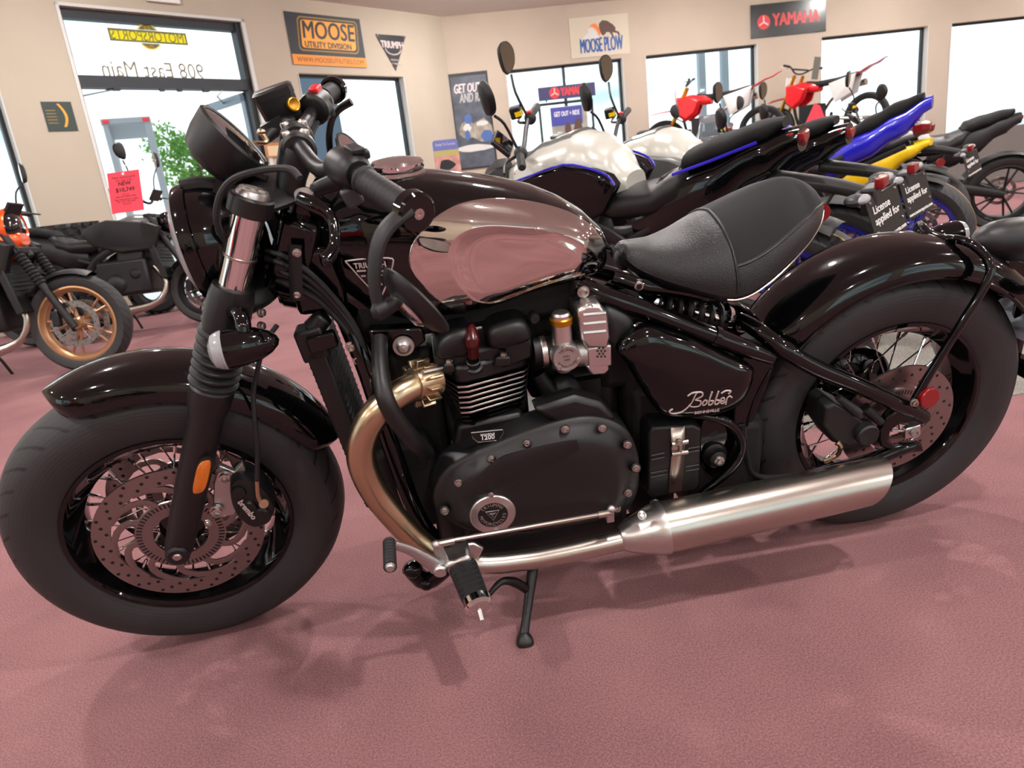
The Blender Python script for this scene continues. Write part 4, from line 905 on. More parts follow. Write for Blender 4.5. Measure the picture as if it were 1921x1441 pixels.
# --- engine
b = MB(); b.box(P(1000, 880, 0), (.34, .32, .22)); b.box(P(1090, 730, .02), (.14, .14, .16)); b.box(P(880, 900, 0), (.16, .28, .2)); eng = obj('crankcase', b, M_matte, bob, bev=.03, seg=3)
CC = [(812, 938), (820, 902), (842, 872), (880, 850), (925, 832), (985, 808), (1045, 789), (1100, 780), (1142, 786), (1176, 806), (1194, 842), (1199, 880), (1194, 925), (1172, 958), (1120, 975), (1050, 988), (980, 996), (920, 999), (870, 990), (832, 968)]
cc3 = smooth_poly([P(u, v, -.165) for u, v in CC], 4)
b = MB(); b.dome(cc3, [(1.0, .06), (1, 0), (.985, -.006), (.93, -.009), (.88, -.014), (.82, -.026), (.72, -.034), (.45, -.037), (.1, -.037)], (0, 1, 0)); cov = obj('clutch_cover', b, M_matte, eng, ang=50)
b = MB(); b.prism([P(u, v, -.165) for u, v in ((1000, 770), (1080, 745), (1130, 758), (1160, 790), (1050, 800))], (0, .05, 0)); obj('cover_flange', b, M_matte, eng, bev=.01)
b = MB(); b.tube([P(880, 935, -.195), P(960, 880, -.202), P(1085, 835, -.2015)], [(.004, .02), (.006, .035), (.001, .012)], 14, sm=6, flat=(0, 1, 0)); obj('cover_crease', b, M_matte, cov)
for u, v in ((860, 905), (922, 861), (988, 832), (1060, 805), (1130, 803), (1177, 834), (1193, 878), (1178, 924), (834, 958), (1157, 953)): bm_ = MB(); bm_.cyl(P(u, v, -.160), P(u, v, -.1885)+V((0, 0, 0)), .0105, 14, .0085); obj('bolt_boss', bm_, M_matte, cov); bolt(cov, P(u, v, -.1895), .0062)
bolt(cov, P(1026, 968, -.19), .007, M_matte)
bc = P(924, 963, -.2005)
b = MB(); b.lathe([(.0435, -.01), (.0435, .004), (.0415, .006), (.0285, .0065), (.028, .004)], bc, (0, -1, 0), 48); bdg = obj('cover_badge', b, M_alu, cov)
b = MB(); b.lathe([(.0285, .0), (.0285, .0045), (0, .0045)], bc, (0, -1, 0), 40); obj('badge_face', b, M_black, bdg)
Tb = basis(bc+V((0, -.0048, 0)), (1, 0, 0), (0, 0, 1))
ring_text('lettering', 'TRIUMPH', .0092, .0222, PI/2, .29, Tb, M_alu, bdg, bold=.0001); ring_text('lettering', 'MOTORCYCLES', .0092, .0222, -PI/2, .29, Tb, M_alu, bdg, bold=.0001, inward=True)
b = MB(); tri = [bc+V((x, -.0052, z)) for x, z in ((-.0125, .009), (.0125, .009), (0, -.0125))]; b.tube(tri, .0009, 6, loop=True)
for q in (((-.006, .005), (-.002, .0005)), ((.006, .005), (.002, .0005)), ((-.0012, .006), (-.0012, -.006)), ((.0012, .006), (.0012, -.006)), ((-.006, .003), (.006, .003))): b.tube([bc+V((x, -.0052, z)) for x, z in q], .0006, 5)
obj('badge_emblem', b, M_alu, bdg); bolt(bdg, P(921, 928, -.2068), .0045); bolt(bdg, P(930, 997, -.2068), .0045)
# cylinder fins
def fin_outline(k, y0):      # plan outline (x, y): flat left face, chamfered front corner
    xf, xb = P(818, 700, -.06).x+.004*k, P(996, 690, -.10).x-.002*k
    xc = P(872, 730, y0).x
    return [(xf, -.03), (xf+.002, -.055), (xc-.012, y0-.0+.004), (xc+.006, y0), (xb-.014, y0+.028), (xb-.003, y0+.04), (xb, y0+.06), (xb, .1), (xb-.02, .125), (xf+.02, .125), (xf, .1)]
zs_ = [P(880, v, -.125).z for v in (727, 737, 747, 757, 766)]
for k in range(13):
    z = zs_[0]-.0108*k-.0
    hgt = .0038 if k < 6 else .003
    shrink = 0 if k < 6 else (k-5)*.0035
    b = MB(); out = fin_outline(k, -.125+shrink*1.0)
    ctr = V((sum(p[0] for p in out)/len(out), 0, 0)); sk_ = 1-shrink*3
    b.prism([V((ctr.x+(x-ctr.x)*sk_, y, z)) for x, y in out], (0, 0, hgt)); f_o = obj('cooling_fin', b, M_gloss, eng)
    if k < 6:
        b = MB(); pts_ = [V((x, y, z+hgt/2)) for x, y in out[1:7]]; d2 = []
        b.tube([V((p.x, p.y-.0004, p.z)) for p in pts_], [(.0016, hgt*.56)]*6, 8, flat=(0, -1, 0), sm=0); obj('polished_edge', b, M_alu, f_o)
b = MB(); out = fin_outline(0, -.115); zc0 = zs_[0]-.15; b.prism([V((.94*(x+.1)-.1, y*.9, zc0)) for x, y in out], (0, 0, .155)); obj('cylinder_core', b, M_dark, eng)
b = MB(); b.prism([V((x, y, zs_[0]+.006)) for x, y in fin_outline(0, -.122)], (0, 0, .035)); b2 = b; hd_ = obj('cylinder_head', b, M_matte, eng, bev=.006)
M_fwdcap = [(815, 668), (822, 640), (840, 622), (868, 614), (886, 616), (884, 660), (850, 668)]
b = MB(); b.dome(smooth_poly([P(u, v, -.10) for u, v in ((816, 668), (822, 638), (845, 620), (872, 614), (880, 622), (880, 660), (850, 668))], 3), [(1, .16), (1, 0), (.93, -.012), (.7, -.018)], (0, 1, 0)); obj('cam_cover', b, M_matte, hd_, ang=50)
b = MB(); b.dome(smooth_poly([P(u, v, -.10) for u, v in ((912, 640), (914, 620), (935, 606), (975, 598), (992, 612), (995, 632), (960, 644), (925, 650))], 3), [(1, .16), (1, 0), (.93, -.014), (.7, -.02)], (0, 1, 0)); obj('cam_cover', b, M_matte, hd_, ang=50)
b = MB(); b.prism([P(u, v, -.105) for u, v in ((812, 668), (880, 662), (915, 652), (998, 634), (1000, 672), (955, 690), (880, 712), (820, 704))], (0, .1, 0)); obj('head_block', b, M_matte, hd_, bev=.006)
for u, v, w_ in ((842, 694, 26), (944, 681, 36)):
    b = MB(); b.prism([P(a, c, -.118) for a, c in ((u-w_/2, v+10), (u-w_/2+4, v-10), (u+w_/2-4, v-12), (u+w_/2, v+6))], (0, .03, 0)); hb_ = obj('head_boss', b, M_matte, hd_, bev=.004)
    b = MB(); c = P(u, v-17, -.11); b.lathe([(.0095, -.004), (.0095, .002), (.007, .002), (.007, .008), (0, .008)], c, (0, -.3, 1), 6); obj('head_nut', b, M_bolt, hb_)
b = MB(); b.tube([P(885, 612, -.10), P(885, 622, -.112), P(886, 637, -.12), P(886, 645, -.12), P(887, 650, -.118), P(888, 668, -.112)], [.006, .010, .0135, .0135, .011, .0105], 12); obj('spark_plug_cap', b, M_plugcap, hd_)
b = MB(); b.lathe([(.017, 0), (.017, .006), (.013, .008), (.013, .02), (.011, .021)], P(889, 690, -.108), (0, -.45, 1), 20); obj('plug_well', b, M_matte, hd_)
b = MB(); b.prism([P(u, v, -.158) for u, v in ((884, 812), (943, 806), (945, 812), (936, 826), (897, 830), (887, 822))], (0, .006, 0)); cb = obj('capacity_badge', b, M_black, eng, bev=.001)
b = MB(); b.tube([P(u, v, -.159) for u, v in ((884, 812), (943, 806), (945, 812), (936, 826), (897, 830), (887, 822))], .0009, 5, loop=True); obj('badge_rim', b, M_alu, cb)
T = basis(P(915, 821, -.1595), P(940, 818, -.1595)-P(890, 824, -.1595), V((0, 0, 1))); text('lettering', '1200', .013, T, M_white, cb, bold=.0002); text('lettering', 'BONNEVILLE', .0045, T @ Matrix.Translation((0, .0068, 0)), M_white, cb)
b = MB(); b.prism([P(u, v, -.115) for u, v in ((860, 800), (980, 775), (1000, 830), (930, 850), (850, 850))], (0, .06, 0)); obj('barrel_base', b, M_matte, eng, bev=.008)
b = MB(); b.ell(P(1055, 745, -.06), (.045, .03, .05)); b.tube([P(1010, 700, -.07), P(1050, 760, -.08), P(1090, 775, -.07)], .016, 12, sm=3); b.box(P(1085, 725, -.04), (.08, .05, .05)); obj('starter_motor', b, M_black, eng)
b = MB(); b.tube([P(1000, 660, -.09), P(1040, 655, -.09)], .026, 20); obj('intake_stub', b, M_black, eng)
b = MB(); b.lathe([(.028, -.004), (.030, -.004), (.030, .006), (.028, .006)], P(1018, 660, -.09), (1, 0, .02), 28); obj('hose_clamp', b, M_alu, eng)
# throttle body dressed as a carburettor
ca = P(1063, 672, -.145); ci = P(1056, 640, -.115)
b = MB(); b.tube([P(1036, 668, -.105), P(1110, 660, -.105)], .025, 20); b.dome([ca+V((.026*math.cos(PI*k/14), 0, .026*math.sin(PI*k/14))) for k in range(28)], [(.8, .06), (1, .045), (1.02, .012), (1.0, .0), (.94, -.003), (.82, -.003), (.8, -.001), (.1, -.001)], (0, 1, 0)); b.tube([ca+V((-.002, .025, -.02)), ca+V((0, .025, -.036))], [.019, .013], 16); crb = obj('throttle_body', b, M_cast, bob)
b = MB(); b.tube([P(1060, 655, -.12), P(1055, 640, -.12), P(1053, 605, -.12)], [.021, .0185, .018], 24); obj('slide_chamber', b, M_alu, crb)
b = MB(); b.lathe([(.0195, 0), (.021, .001)] + [(.021, .011), (.0185, .013), (0, .013)], P(1053, 607, -.12), (0, 0, 1), 40); obj('knurled_ring', b, M_brass, crb)
b = MB(); b.lathe([(.017, .010), (.017, .018), (.014, .022), (0, .024)], P(1053, 607, -.12), (0, 0, 1), 28); obj('chamber_cap', b, M_alu, crb)
for a in (100, -15, -135): bolt(crb, ca+V((.0215*math.cos(R(a)), -.002, .0215*math.sin(R(a)))), .0042)
Tc = basis(ca+V((0, -.0015, 0)), (1, 0, 0), (0, 0, 1)); ring_text('lettering', 'TRIUMPH', .0058, .0165, PI/2, .24, Tc, M_emboss, crb); ring_text('lettering', 'MOTORCYCLES', .0058, .0165, -PI/2, .22, Tc, M_emboss, crb, inward=True)
text('lettering', '1200', .006, Tc @ Matrix.Translation((0, -.003, 0)), M_emboss, crb); text('lettering', 'AMAL', .005, Tc @ Matrix.Translation((0, .004, 0)), M_emboss, crb)
# intake cover and airbox
b = MB(); b.dome([P(u, v, -.125) for u, v in ((1080, 578), (1098, 566), (1122, 566), (1138, 585), (1144, 632), (1138, 652), (1100, 652), (1088, 636))], [(1, .06), (1, 0), (.93, -.010), (.7, -.012)], (0, 1, 0)); ic_ = obj('intake_cover', b, M_alu, bob, bev=.004)
b = MB()
for v in (590, 607, 624): b.tube([P(1094, v+1, -.136), P(1136, v-3, -.136)], .0035, 8)
obj('cover_rib', b, M_alu, ic_)
b = MB(); b.box(P(1122, 664, -.118), (.044, .03, .042)); gl = obj('intake_grille', b, M_alu, ic_, bev=.003)
b = MB()
for i in range(5):
    for j in range(3 if i % 2 == 0 else 2): b.cyl(P(1121+7*j+(3.5 if i % 2 else 0), 648+5.3*i, -.1345), P(1121+7*j+(3.5 if i % 2 else 0), 648+5.3*i, -.130), .0022, 6)
obj('grille_holes', b, M_dark, gl, kind='stuff')
b = MB(); b.dome([P(u, v, -.125) for u, v in ((1096, 684), (1140, 676), (1143, 690), (1134, 700), (1108, 702))], [(1, .06), (1, 0), (.9, -.008)], (0, 1, 0)); obj('cover_foot', b, M_alu, ic_, bev=.003)
bolt(ic_, P(1106, 573, -.13), .005)
b = MB(); b.dome(smooth_poly([P(u, v, -.10) for u, v in ((1130, 578), (1165, 580), (1188, 600), (1170, 630), (1150, 660), (1140, 650))], 3), [(1, .12), (1, 0), (.85, -.014), (.5, -.02)], (0, 1, 0)); obj('airbox', b, M_black, bob, ang=50)
b = MB(); b.lathe([(0, .004), (.008, .004), (.0095, 0), (.0095, -.02)], P(1003, 598, -.1), (0, -1, 0), 16); obj('coil_cap', b, M_black, bob)

# --- exhaust
EX = [(812, 715, -.10, .026), (785, 722, -.125, .026), (745, 742, -.15, .026), (708, 772, -.165, .0262), (683, 815, -.17, .0265), (678, 862, -.172, .0265), (698, 915, -.175, .0255), (735, 965, -.18, .0245), (780, 1012, -.185, .0235), (830, 1042, -.19, .0225), (900, 1057, -.195, .0205), (980, 1051, -.197, .020), (1060, 1037, -.199, .020), (1170, 1012, -.20, .0205)]
b = MB(); b.tube([P(u, v, y) for u, v, y, r in EX[:11]], [r for *_, r in EX[:11]], 28, sm=6); ex = obj('exhaust_header', b, M_header, bob)
b = MB(); b.tube([P(u, v, y) for u, v, y, r in EX[9:]], [r+.001 for *_, r in EX[9:]], 28, sm=6); lp = obj('link_pipe', b, M_steel, bob)
m0, m1 = P(1165, 1010, -.2), P(1240, 991, -.2); m2 = P(1634, 903, -.2); md = (m2-m1).normalized()
b = MB(); b.tube([m0, m0+(m1-m0)*.06, m0+(m1-m0)*.2, m0+(m1-m0)*.8, m1, m1+md*.006], [.0245, .028, .034, .050, .053, .053], 40); cn = obj('muffler_collar', b, M_alu, bob)
mu = V((0, 0, 1)); mu = (mu-md*mu.dot(md)).normalized(); mw = md.cross(mu)
b = MB(); secs = []
for t, r in ((0, .051), (.05, .0515), (.2, .051), (.5, .050), (.8, .0485), (1, .047), (1, .0435), (.85, .043)):
    c = m1+(m2-m1)*t; sec = []
    for k in range(48):
        a = 2*PI*k/48; sh = (.030*math.sin(a) if t >= .8 and not (t < 1 and r > .045) else 0)*(r/.047)
        if t == .8: sh = 0
        sec.append(c+mw*(r*math.cos(a))+mu*(r*math.sin(a))+md*sh)
    secs.append(sec)
b.loft(secs, True, False); b.f.append(tuple(range(48))); mf = obj('muffler', b, M_steel, bob, ang=30)
b = MB(); c = m1+(m2-m1)*.84; b.add([c+mw*(.043*math.cos(2*PI*k/24))+mu*(.043*math.sin(2*PI*k/24)) for k in range(24)], [tuple(range(24))]); obj('muffler_bore', b, M_dark, mf)
bolt(cn, P(1204, 967, -.235), .007, nrm=(0, -.7, .7))
# header clamp with fins
h0, h1 = P(778, 722, -.13), P(806, 715, -.108); hd2 = (h1-h0).normalized(); hu = (V((0, 0, 1))-hd2*hd2.z).normalized(); hw2 = hd2.cross(hu)
b = MB(); b.tube([h0-hd2*.006, h0, h1+hd2*.01], [.029, .0315, .0315], 28); ec = obj('exhaust_clamp', b, M_header, ex)
for k in range(12):
    a = 2*PI*k/12; d = hw2*math.cos(a)+hu*math.sin(a); tg = hd2.cross(d)
    b = MB(); b.box((h0+h1)/2+d*.036, (.03, .006, .016), Matrix((hd2, tg, d)).transposed()); obj('clamp_fin', b, M_header, ec, bev=.0015)
b = MB(); b.cyl(h0+hu*.028-hw2*-.02, h1+hu*.028-hw2*-.02+hd2*.02, .004, 8); obj('clamp_stud', b, M_alu, ec)

# --- shift linkage, foot peg, side stand
b = MB(); b.tube([P(738, 1022, -.27), P(775, 1035, -.26), P(822, 1066, -.255)], [(.006, .009), (.006, .010), (.007, .016)], 14, sm=4, flat=(0, 1, 0)); sl = obj('shift_lever', b, M_cast, bob)
b = MB(); c = P(826, 1071, -.262); b.lathe([(0, .006), (.010, .006), (.013, .003), (.014, -.012)], c, (0, -1, 0), 20); obj('lever_boss', b, M_alu, sl)
t0, t1 = P(730, 1018, -.265), P(732, 1064, -.335); b = MB(); td = t1-t0
b.tube([t0+td*(i/16) for i in range(17)], [.0095 if i % 2 else .0115 for i in range(17)], 16); obj('shift_rubber', b, M_rubber, sl); b = MB(); b.tube([t0-td*.1, t0, t1, t1+td*.08], [.008, .008, .0095, .006], 12); obj('shift_pin', b, M_cast, sl)
b = MB(); b.prism([P(u, v, -.25) for u, v in ((812, 1022), (825, 1016), (842, 1050), (836, 1068), (816, 1060))], (0, .008, 0)); obj('rocker', b, M_cast, sl, bev=.002)
b = MB(); b.cyl(P(822, 1018, -.255), P(1145, 962, -.23), .0042, 10); b.cyl(P(822, 1020, -.255), P(852, 1014, -.253), .007, 10); b.cyl(P(1122, 966, -.232), P(1150, 961, -.23), .0065, 10); rod = obj('shift_rod', b, M_steel, bob)
b = MB(); b.ell(P(1147, 955, -.23), (.008, .008, .008)); b.box(P(1144, 968, -.215), (.014, .012, .022)); b.ell(P(818, 1022, -.258), (.008, .008, .008)); obj('rod_end', b, M_cast, rod)
b = MB(); b.prism([P(u, v, -.21) for u, v in ((838, 1040), (850, 1024), (890, 1020), (908, 1030), (898, 1048), (860, 1066))], (0, .01, 0)); ph = obj('peg_hanger', b, M_alu, bob, bev=.003)
b = MB(); b.box(P(862, 1050, -.235), (.05, .05, .04), Matrix.Rotation(R(-15), 3, 'Y')); obj('peg_clevis', b, M_alu, ph, bev=.006)
g0, g1 = P(866, 1058, -.245), P(894, 1128, -.345); gd = (g1-g0).normalized(); gx = V((1, 0, .12)); gx = (gx-gd*gx.dot(gd)).normalized()
b = MB(); b.tube([g0, g0+gd*.012, g1, g1+gd*.004], [(.024, .015), (.027, .019), (.024, .018), (.020, .014)], 20, flat=gx); pg = obj('peg_rubber', b, M_rubber, ph)
b = MB(); b.tube([g1-gd*.004, g1+gd*.012, g1+gd*.018], [(.0255, .0185), (.0255, .0185), (.021, .014)], 20, flat=gx); obj('peg_cap', b, M_chrome, ph)
b = MB(); b.cyl(g1+gd*.01, g1+gd*.03+V((0, 0, -.016)), .0045, 8); obj('feeler_bolt', b, M_alu, ph)
b = MB()
for k in range(6): c = g0+(g1-g0)*(.2+.13*k); nz = gd.cross(gx); b.tube([c-gx*.022-nz*.014, c-nz*.0182, c+gx*.022-nz*.014], .0014, 5)
for k in range(6): c = g0+(g1-g0)*(.2+.13*k); nz = -gd.cross(gx); b.tube([c-gx*.022-nz*.014, c-nz*.0182, c+gx*.022-nz*.014], .0014, 5)
obj('peg_ridge', b, M_rubber, pg, kind='stuff')
b = MB(); b.tube([P(770, 1065, -.06), P(800, 1090, -.05), P(840, 1065, -.08)], [.02, .022, .016], 14, sm=3); b.ell(P(775, 1068, -.07), (.022, .02, .02)); b.ell(P(800, 1092, -.06), (.018, .02, .018)); obj('frame_casting', b, M_gloss, bob)
b = MB(); b.tube([P(900, 1020, -.09), P(940, 1020, -.09), P(1000, 1005, -.1)], [.02, .02, .018], 12, sm=3); b.box(P(1000, 990, -.08), (.16, .08, .04)); obj('sump', b, M_gloss, bob, bev=.012)
Ib = BM.inverted(); ft0 = Ib @ on_floor(985, 1205)
b = MB(); sA, sB = P(1002, 1048, -.15), ft0+V((0, .006, .014)); b.tube([sA+(sB-sA)*t_ for t_ in (0, .25, .5, .8, 1)], [(.011, .009), (.0115, .009), (.010, .008), (.009, .008), (.010, .009)], 14, sm=4, flat=(1, 0, 0)); ss_ = obj('side_stand', b, M_matte, bob)
b = MB(); ftw = on_floor(985, 1205); poly = smooth_poly([Ib @ (ftw+V((x, y, .002))) for x, y in ((-.014, -.016), (0, -.02), (.014, -.016), (.017, 0), (.010, .024), (0, .028), (-.010, .024), (-.017, 0))], 3); up_ = Ib.to_3x3() @ V((0, 0, 1))
b.dome(poly, [(1, 0), (1, .005), (.8, .012), (.4, .02), (.1, .022)], up_); obj('stand_foot', b, M_matte, ss_)
b = MB(); b.tube([P(992, 1108, -.19), P(965, 1092, -.2), P(940, 1092, -.215), P(918, 1115, -.23)], [.010, .010, .007, .005], 12, sm=4); b.ell(P(917, 1115, -.232), (.006, .006, .006)); obj('stand_tang', b, M_matte, ss_)
# ================================================================ the other motorcycles
def cast_wheel(name, parent, C, M, R0, w, rimcol, discs=(), spokes=5, stripe=None, tm=None, discmat=None, dr=.15):
    T = (M if M is not None else Matrix()) @ Matrix.Translation(C); q = R0-.085; k = w*.8; b = MB()
    b.lathe([(q+.005, -k), (q-.006, -k-.002), (q-.016, -k*.7), (q-.03, -k*.5), (q-.034, 0), (q-.03, k*.5), (q-.016, k*.7), (q-.006, k+.002), (q+.005, k), (q+.005, -k)], (0, 0, 0), (0, 1, 0), 48)
    rim = obj(name, b, rimcol, parent, T)
    b = MB(); b.lathe([(0, -.06), (.03, -.06), (.045, -.03), (.045, .03), (.03, .06), (0, .06)], (0, 0, 0), (0, 1, 0), 20); obj('hub', b, rimcol, rim)
    sp_ = None
    for i in range(spokes):
        a = 2*PI*i/spokes
        for sgn in (-1, 1):
            b = MB(); a1 = a+sgn*.16; b.tube([(.04*math.cos(a), 0, .04*math.sin(a)), ((q-.03)*math.cos(a1), 0, (q-.03)*math.sin(a1))], [(.014, .010), (.010, .008)], 8, flat=(0, 1, 0)); obj('spoke', b, rimcol, rim)
    b = MB(); b.lathe(tyre_prof(R0, w, q-.004), (0, 0, 0), (0, 1, 0), 64); ty = obj('tyre', b, tm or M_tyre, rim)
    if stripe:
        for yy, mt in stripe:
            b = MB(); rr = R0-.0105*(abs(yy)/w)**2*6+.0006; b.lathe([(rr, yy-.004), (rr+.0006, yy), (rr, yy+.004)], (0, 0, 0), (0, 1, 0), 64); obj('tyre_stripe', b, mt, rim)
    for y in discs:
        b = MB(); b.lathe([(dr*.76, y-.002), (dr, y-.002), (dr, y+.002), (dr*.76, y+.002), (dr*.76, y-.002)], (0, 0, 0), (0, 1, 0), 40)
        for i in range(8):
            a = 2*PI*i/8; b.cyl((.05*math.cos(a), y, .05*math.sin(a)), (dr*.8*math.cos(a+.2), y, dr*.8*math.sin(a+.2)), .004, 5)
        d = obj('brake_disc', b, discmat or M_disc, rim); h = MB()
        for i in range(30):
            a = 2*PI*i/30; r = dr*(.83 if i % 2 else .93); h.cyl((r*math.cos(a), y-.0026, r*math.sin(a)), (r*math.cos(a), y+.0026, r*math.sin(a)), .004, 6)
        obj('drill_holes', h, M_dark, d, kind='stuff')
    return rim
def licence_plate(parent, M, rows=True):
    b = MB(); b.box((0, 0, 0), (.2, .003, .16)); p = obj('licence_plate', b, M_plateblk, parent, M, bev=.0015)
    f = lambda s_, z, sz, x=0., bo=.0008: text('lettering', s_, sz, Matrix.Translation((x, -.0022, z)) @ Matrix.Rotation(PI/2, 4, 'X'), M_white, p, ext=.0003, bold=bo)
    f('License', .036, .036, -.02); f('applied for', .0, .036, .0); f('www.motorsports.com', -.064, .019)
    for x in (-.08, .08):
        for z in (-.035, .065): bolt(p, (x, -.002, z), .004)
    return p
M_plateblk = mat('black_plate', (38, 39, 40), .25, .2)
M_blue = mat('racing_blue', (34, 30, 190), .25, .1, .8); M_deepblue = mat('deep_blue', (24, 26, 150), .3, .4, .5)
M_silver = mat('silver_paint', (206, 206, 196), .32, .25, .6); M_greymet = mat('grey_metal_paint', (112, 114, 112), .35, .5, .4)
M_yellow = mat('yellow_paint', (245, 205, 10), .3, 0, .6); M_orange = mat('orange_paint', (232, 84, 22), .25, .3, .8)
M_bronze = mat('bronze_wheel', (186, 142, 104), .35, .6); M_redp = mat('red_bodywork', (226, 28, 38), .3, 0, .4); M_whitep = mat('white_bodywork', (225, 225, 222), .3, 0, .4)
M_tealp = mat('teal_blue_paint', (30, 66, 110), .2, .3, .8); M_darkred = mat('maroon_paint', (110, 18, 26), .3, 0, .6)
M_mirror = mat('mirror_glass', (150, 146, 138), .05, 1); M_screen = mat('smoked_screen', (190, 205, 215), .05, 0, 0, trans=.85)
M_pink = mat('stripe_red', (205, 70, 80), .6); M_ystripe = mat('stripe_yellow', (200, 160, 50), .6); M_tan = mat('stripe_tan', (190, 150, 110), .6)
def loftx(b, tab, n=18, pw=.75):
    """tab rows: x, z_top, z_bottom, half width"""
    xs = [t[0] for t in tab]; secs = []
    for i in range((len(tab)-1)*4+1):
        k, f = divmod(i, 4); f /= 4
        if k == len(tab)-1: k, f = k-1, 1.
        row = [tab[k][j]+(tab[k+1][j]-tab[k][j])*(f*f*(3-2*f) if j else f) for j in range(4)]
        x, zt, zb, hw_ = row; s = []
        for j in range(n):
            a = 2*PI*j/n; cc, ss = math.cos(a), math.sin(a)
            s.append(V((x, hw_*math.copysign(abs(cc)**pw, cc), (zt+zb)/2+(zt-zb)/2*math.copysign(abs(ss)**pw, ss))))
        secs.append(s)
    return b.loft(secs)
def place(pos, head, lean): return Matrix.Translation((pos[0], pos[1], 0)) @ Matrix.Rotation(head, 4, 'Z') @ Matrix.Rotation(lean, 4, 'X')
def steer_m(wb, st, rk=R(25)):
    A = V((-wb/2-.1, 0, 0)); return Matrix.Translation(A) @ Matrix.Rotation(st, 4, V((math.sin(rk), 0, math.cos(rk)))) @ Matrix.Translation(-A)
def roadster(label, pos, head, lean, steer, c, group=None):
    g = c.get; wb = g('wb', 1.43); hx = wb/2; rk = R(25); M = place(pos, head, lean); S = steer_m(wb, steer)
    root = thing('motorcycle', label, 'motorcycle', M, group); body = g('body', M_black)
    Rf, Rr = g('Rf', .305), .32; fa, ra = V((-hx, 0, Rf)), V((hx, 0, Rr)); fd = V((math.sin(rk), 0, math.cos(rk)))
    cast_wheel('front_wheel', root, fa, S, Rf, .06, g('wheel', M_deepblue), g('fdisc', (-.065, .065)), 5, discmat=g('discmat'))
    cast_wheel('rear_wheel', root, ra, None, Rr, g('rw', .092), g('wheel', M_deepblue), (.07,), 5, g('stripe'), dr=.12)
    fk_ = lambda t, y: fa+V((-.0, y, 0))+fd*t
    for sy in (-1, 1):
        b = MB(); b.tube([fk_(-.02, sy*.1), fk_(.3, sy*.1)], [.024, .026], 12); o = obj('fork_leg', b, g('forklow', M_black), root, S)
        b = MB(); b.tube([fk_(.28, sy*.1), fk_(.74, sy*.1)], .024, 12); obj('fork_tube', b, g('fork', M_gold), root, S)
        if g('boot'):
            b = MB(); b.lathe([(.026+.01*(k % 2), .3+.012*k) for k in range(20)], fa+V((0, sy*.1, 0)), fd, 16); obj('fork_boot', b, M_rubber, o)
        b = MB(); b.box(fk_(.02, sy*.085)+V((.09, 0, .03)), (.05, .04, .1)); obj('caliper', b, M_black, root, S, bev=.008)
    b = MB(); b.box(fk_(.73, 0), (.06, .24, .03)); b.box(fk_(.55, 0), (.06, .24, .04)); b.tube([fk_(.5, 0), fk_(.74, 0)], .03, 10); obj('triple_clamp', b, M_black, root, S, bev=.006)
    b = MB(); n = 20
    secs = []
    for i in range(n+1):
        a = R(20+ (g('ffend', 95))*i/n); secs.append([fa+V(((Rf+.028-.03*abs(q)**2)*math.cos(a), q*.065, (Rf+.028-.03*abs(q)**2)*math.sin(a))) for q in (-1, -.6, 0, .6, 1, .55, 0, -.55)])
    b.loft(secs); obj('front_fender', b, g('fend', M_black), root, S)
    # bars
    bz = g('bar', 1.09); bx = -.34
    hbp = [V((bx, sy_*y_, z_)) for sy_, y_, z_ in ((-1, .39, bz), (-1, .2, bz+.0), (-1, .06, bz-.06), (1, .06, bz-.06), (1, .2, bz), (1, .39, bz))]
    hbp = [p+V((-.06*(1-abs(p.y)/.39), 0, 0)) for p in hbp]
    b = MB(); b.tube(hbp, .011, 8, sm=3); obj('handlebar', b, M_black, root, S)
    for sy in (-1, 1):
        e = V((bx, sy*.39, bz)); b = MB(); b.tube([e+V((-.02, -sy*.13, 0)), e, e+V((.002, sy*.012, 0))], [.017, .017, .012], 12); obj('grip', b, M_rubber, root, S)
        b = MB(); b.ell(e+V((-.02, -sy*.16, 0)), (.028, .028, .03)); sw_ = obj('switch_housing', b, M_black, root, S)
        if sy > 0: b = MB(); b.box(e+V((-.02, -sy*.16, .028)), (.025, .03, .012)); obj('kill_switch', b, M_redplastic, sw_, bev=.003); b = MB(); b.box(e+V((-.07, -sy*.19, .05)), (.05, .05, .05)); rs_ = obj('brake_reservoir', b, M_black, root, S, bev=.006); b = MB(); b.box(e+V((-.058, -sy*.19, .045)), (.03, .052, .022)); obj('sight_glass', b, M_yellow, rs_)
        b = MB(); b.tube([e+V((-.05, -sy*.17, -.01)), e+V((-.085, -sy*.12, -.012)), e+V((-.075, sy*.0, -.01))], [.007, .006, .005], 8, sm=3); obj('lever', b, g('lever', M_black), root, S)
        if g('mirrors', 1):
            mh = g('mirz', .235); ms = e+V((-.03, -sy*.17, .02)); mt_ = e+V((-.06, -sy*.11+sy*.02, mh-.05))
            b = MB(); b.tube([ms, ms+V((-.02, sy*.0, mh*.45)), mt_], .006, 8, sm=3); mo = obj('mirror_stem', b, M_black, root, S)
            mc = mt_+V((0, sy*.02, .06)); nn = V((.82, -sy*.55, .08)).normalized(); tn = V((0, 0, 1)).cross(nn).normalized(); po = smooth_poly([mc+tn*(sy*a_)+V((0, 0, z_)) for a_, z_ in ((-.03, -.055), (.03, -.03), (.05, .03), (.02, .075), (-.03, .07), (-.045, .0))], 3)
            b = MB(); b.dome(po, [(.98, .006), (1, 0), (.85, -.018), (.4, -.026)], nn); obj('mirror', b, M_black, mo); b = MB(); b.dome(po, [(.92, .0062), (.9, .0075)], nn); obj('mirror_glass', b, M_mirror, mo)
    # headlight / dash
    hp_ = V(g('hp', (-.53, 0, .90)))
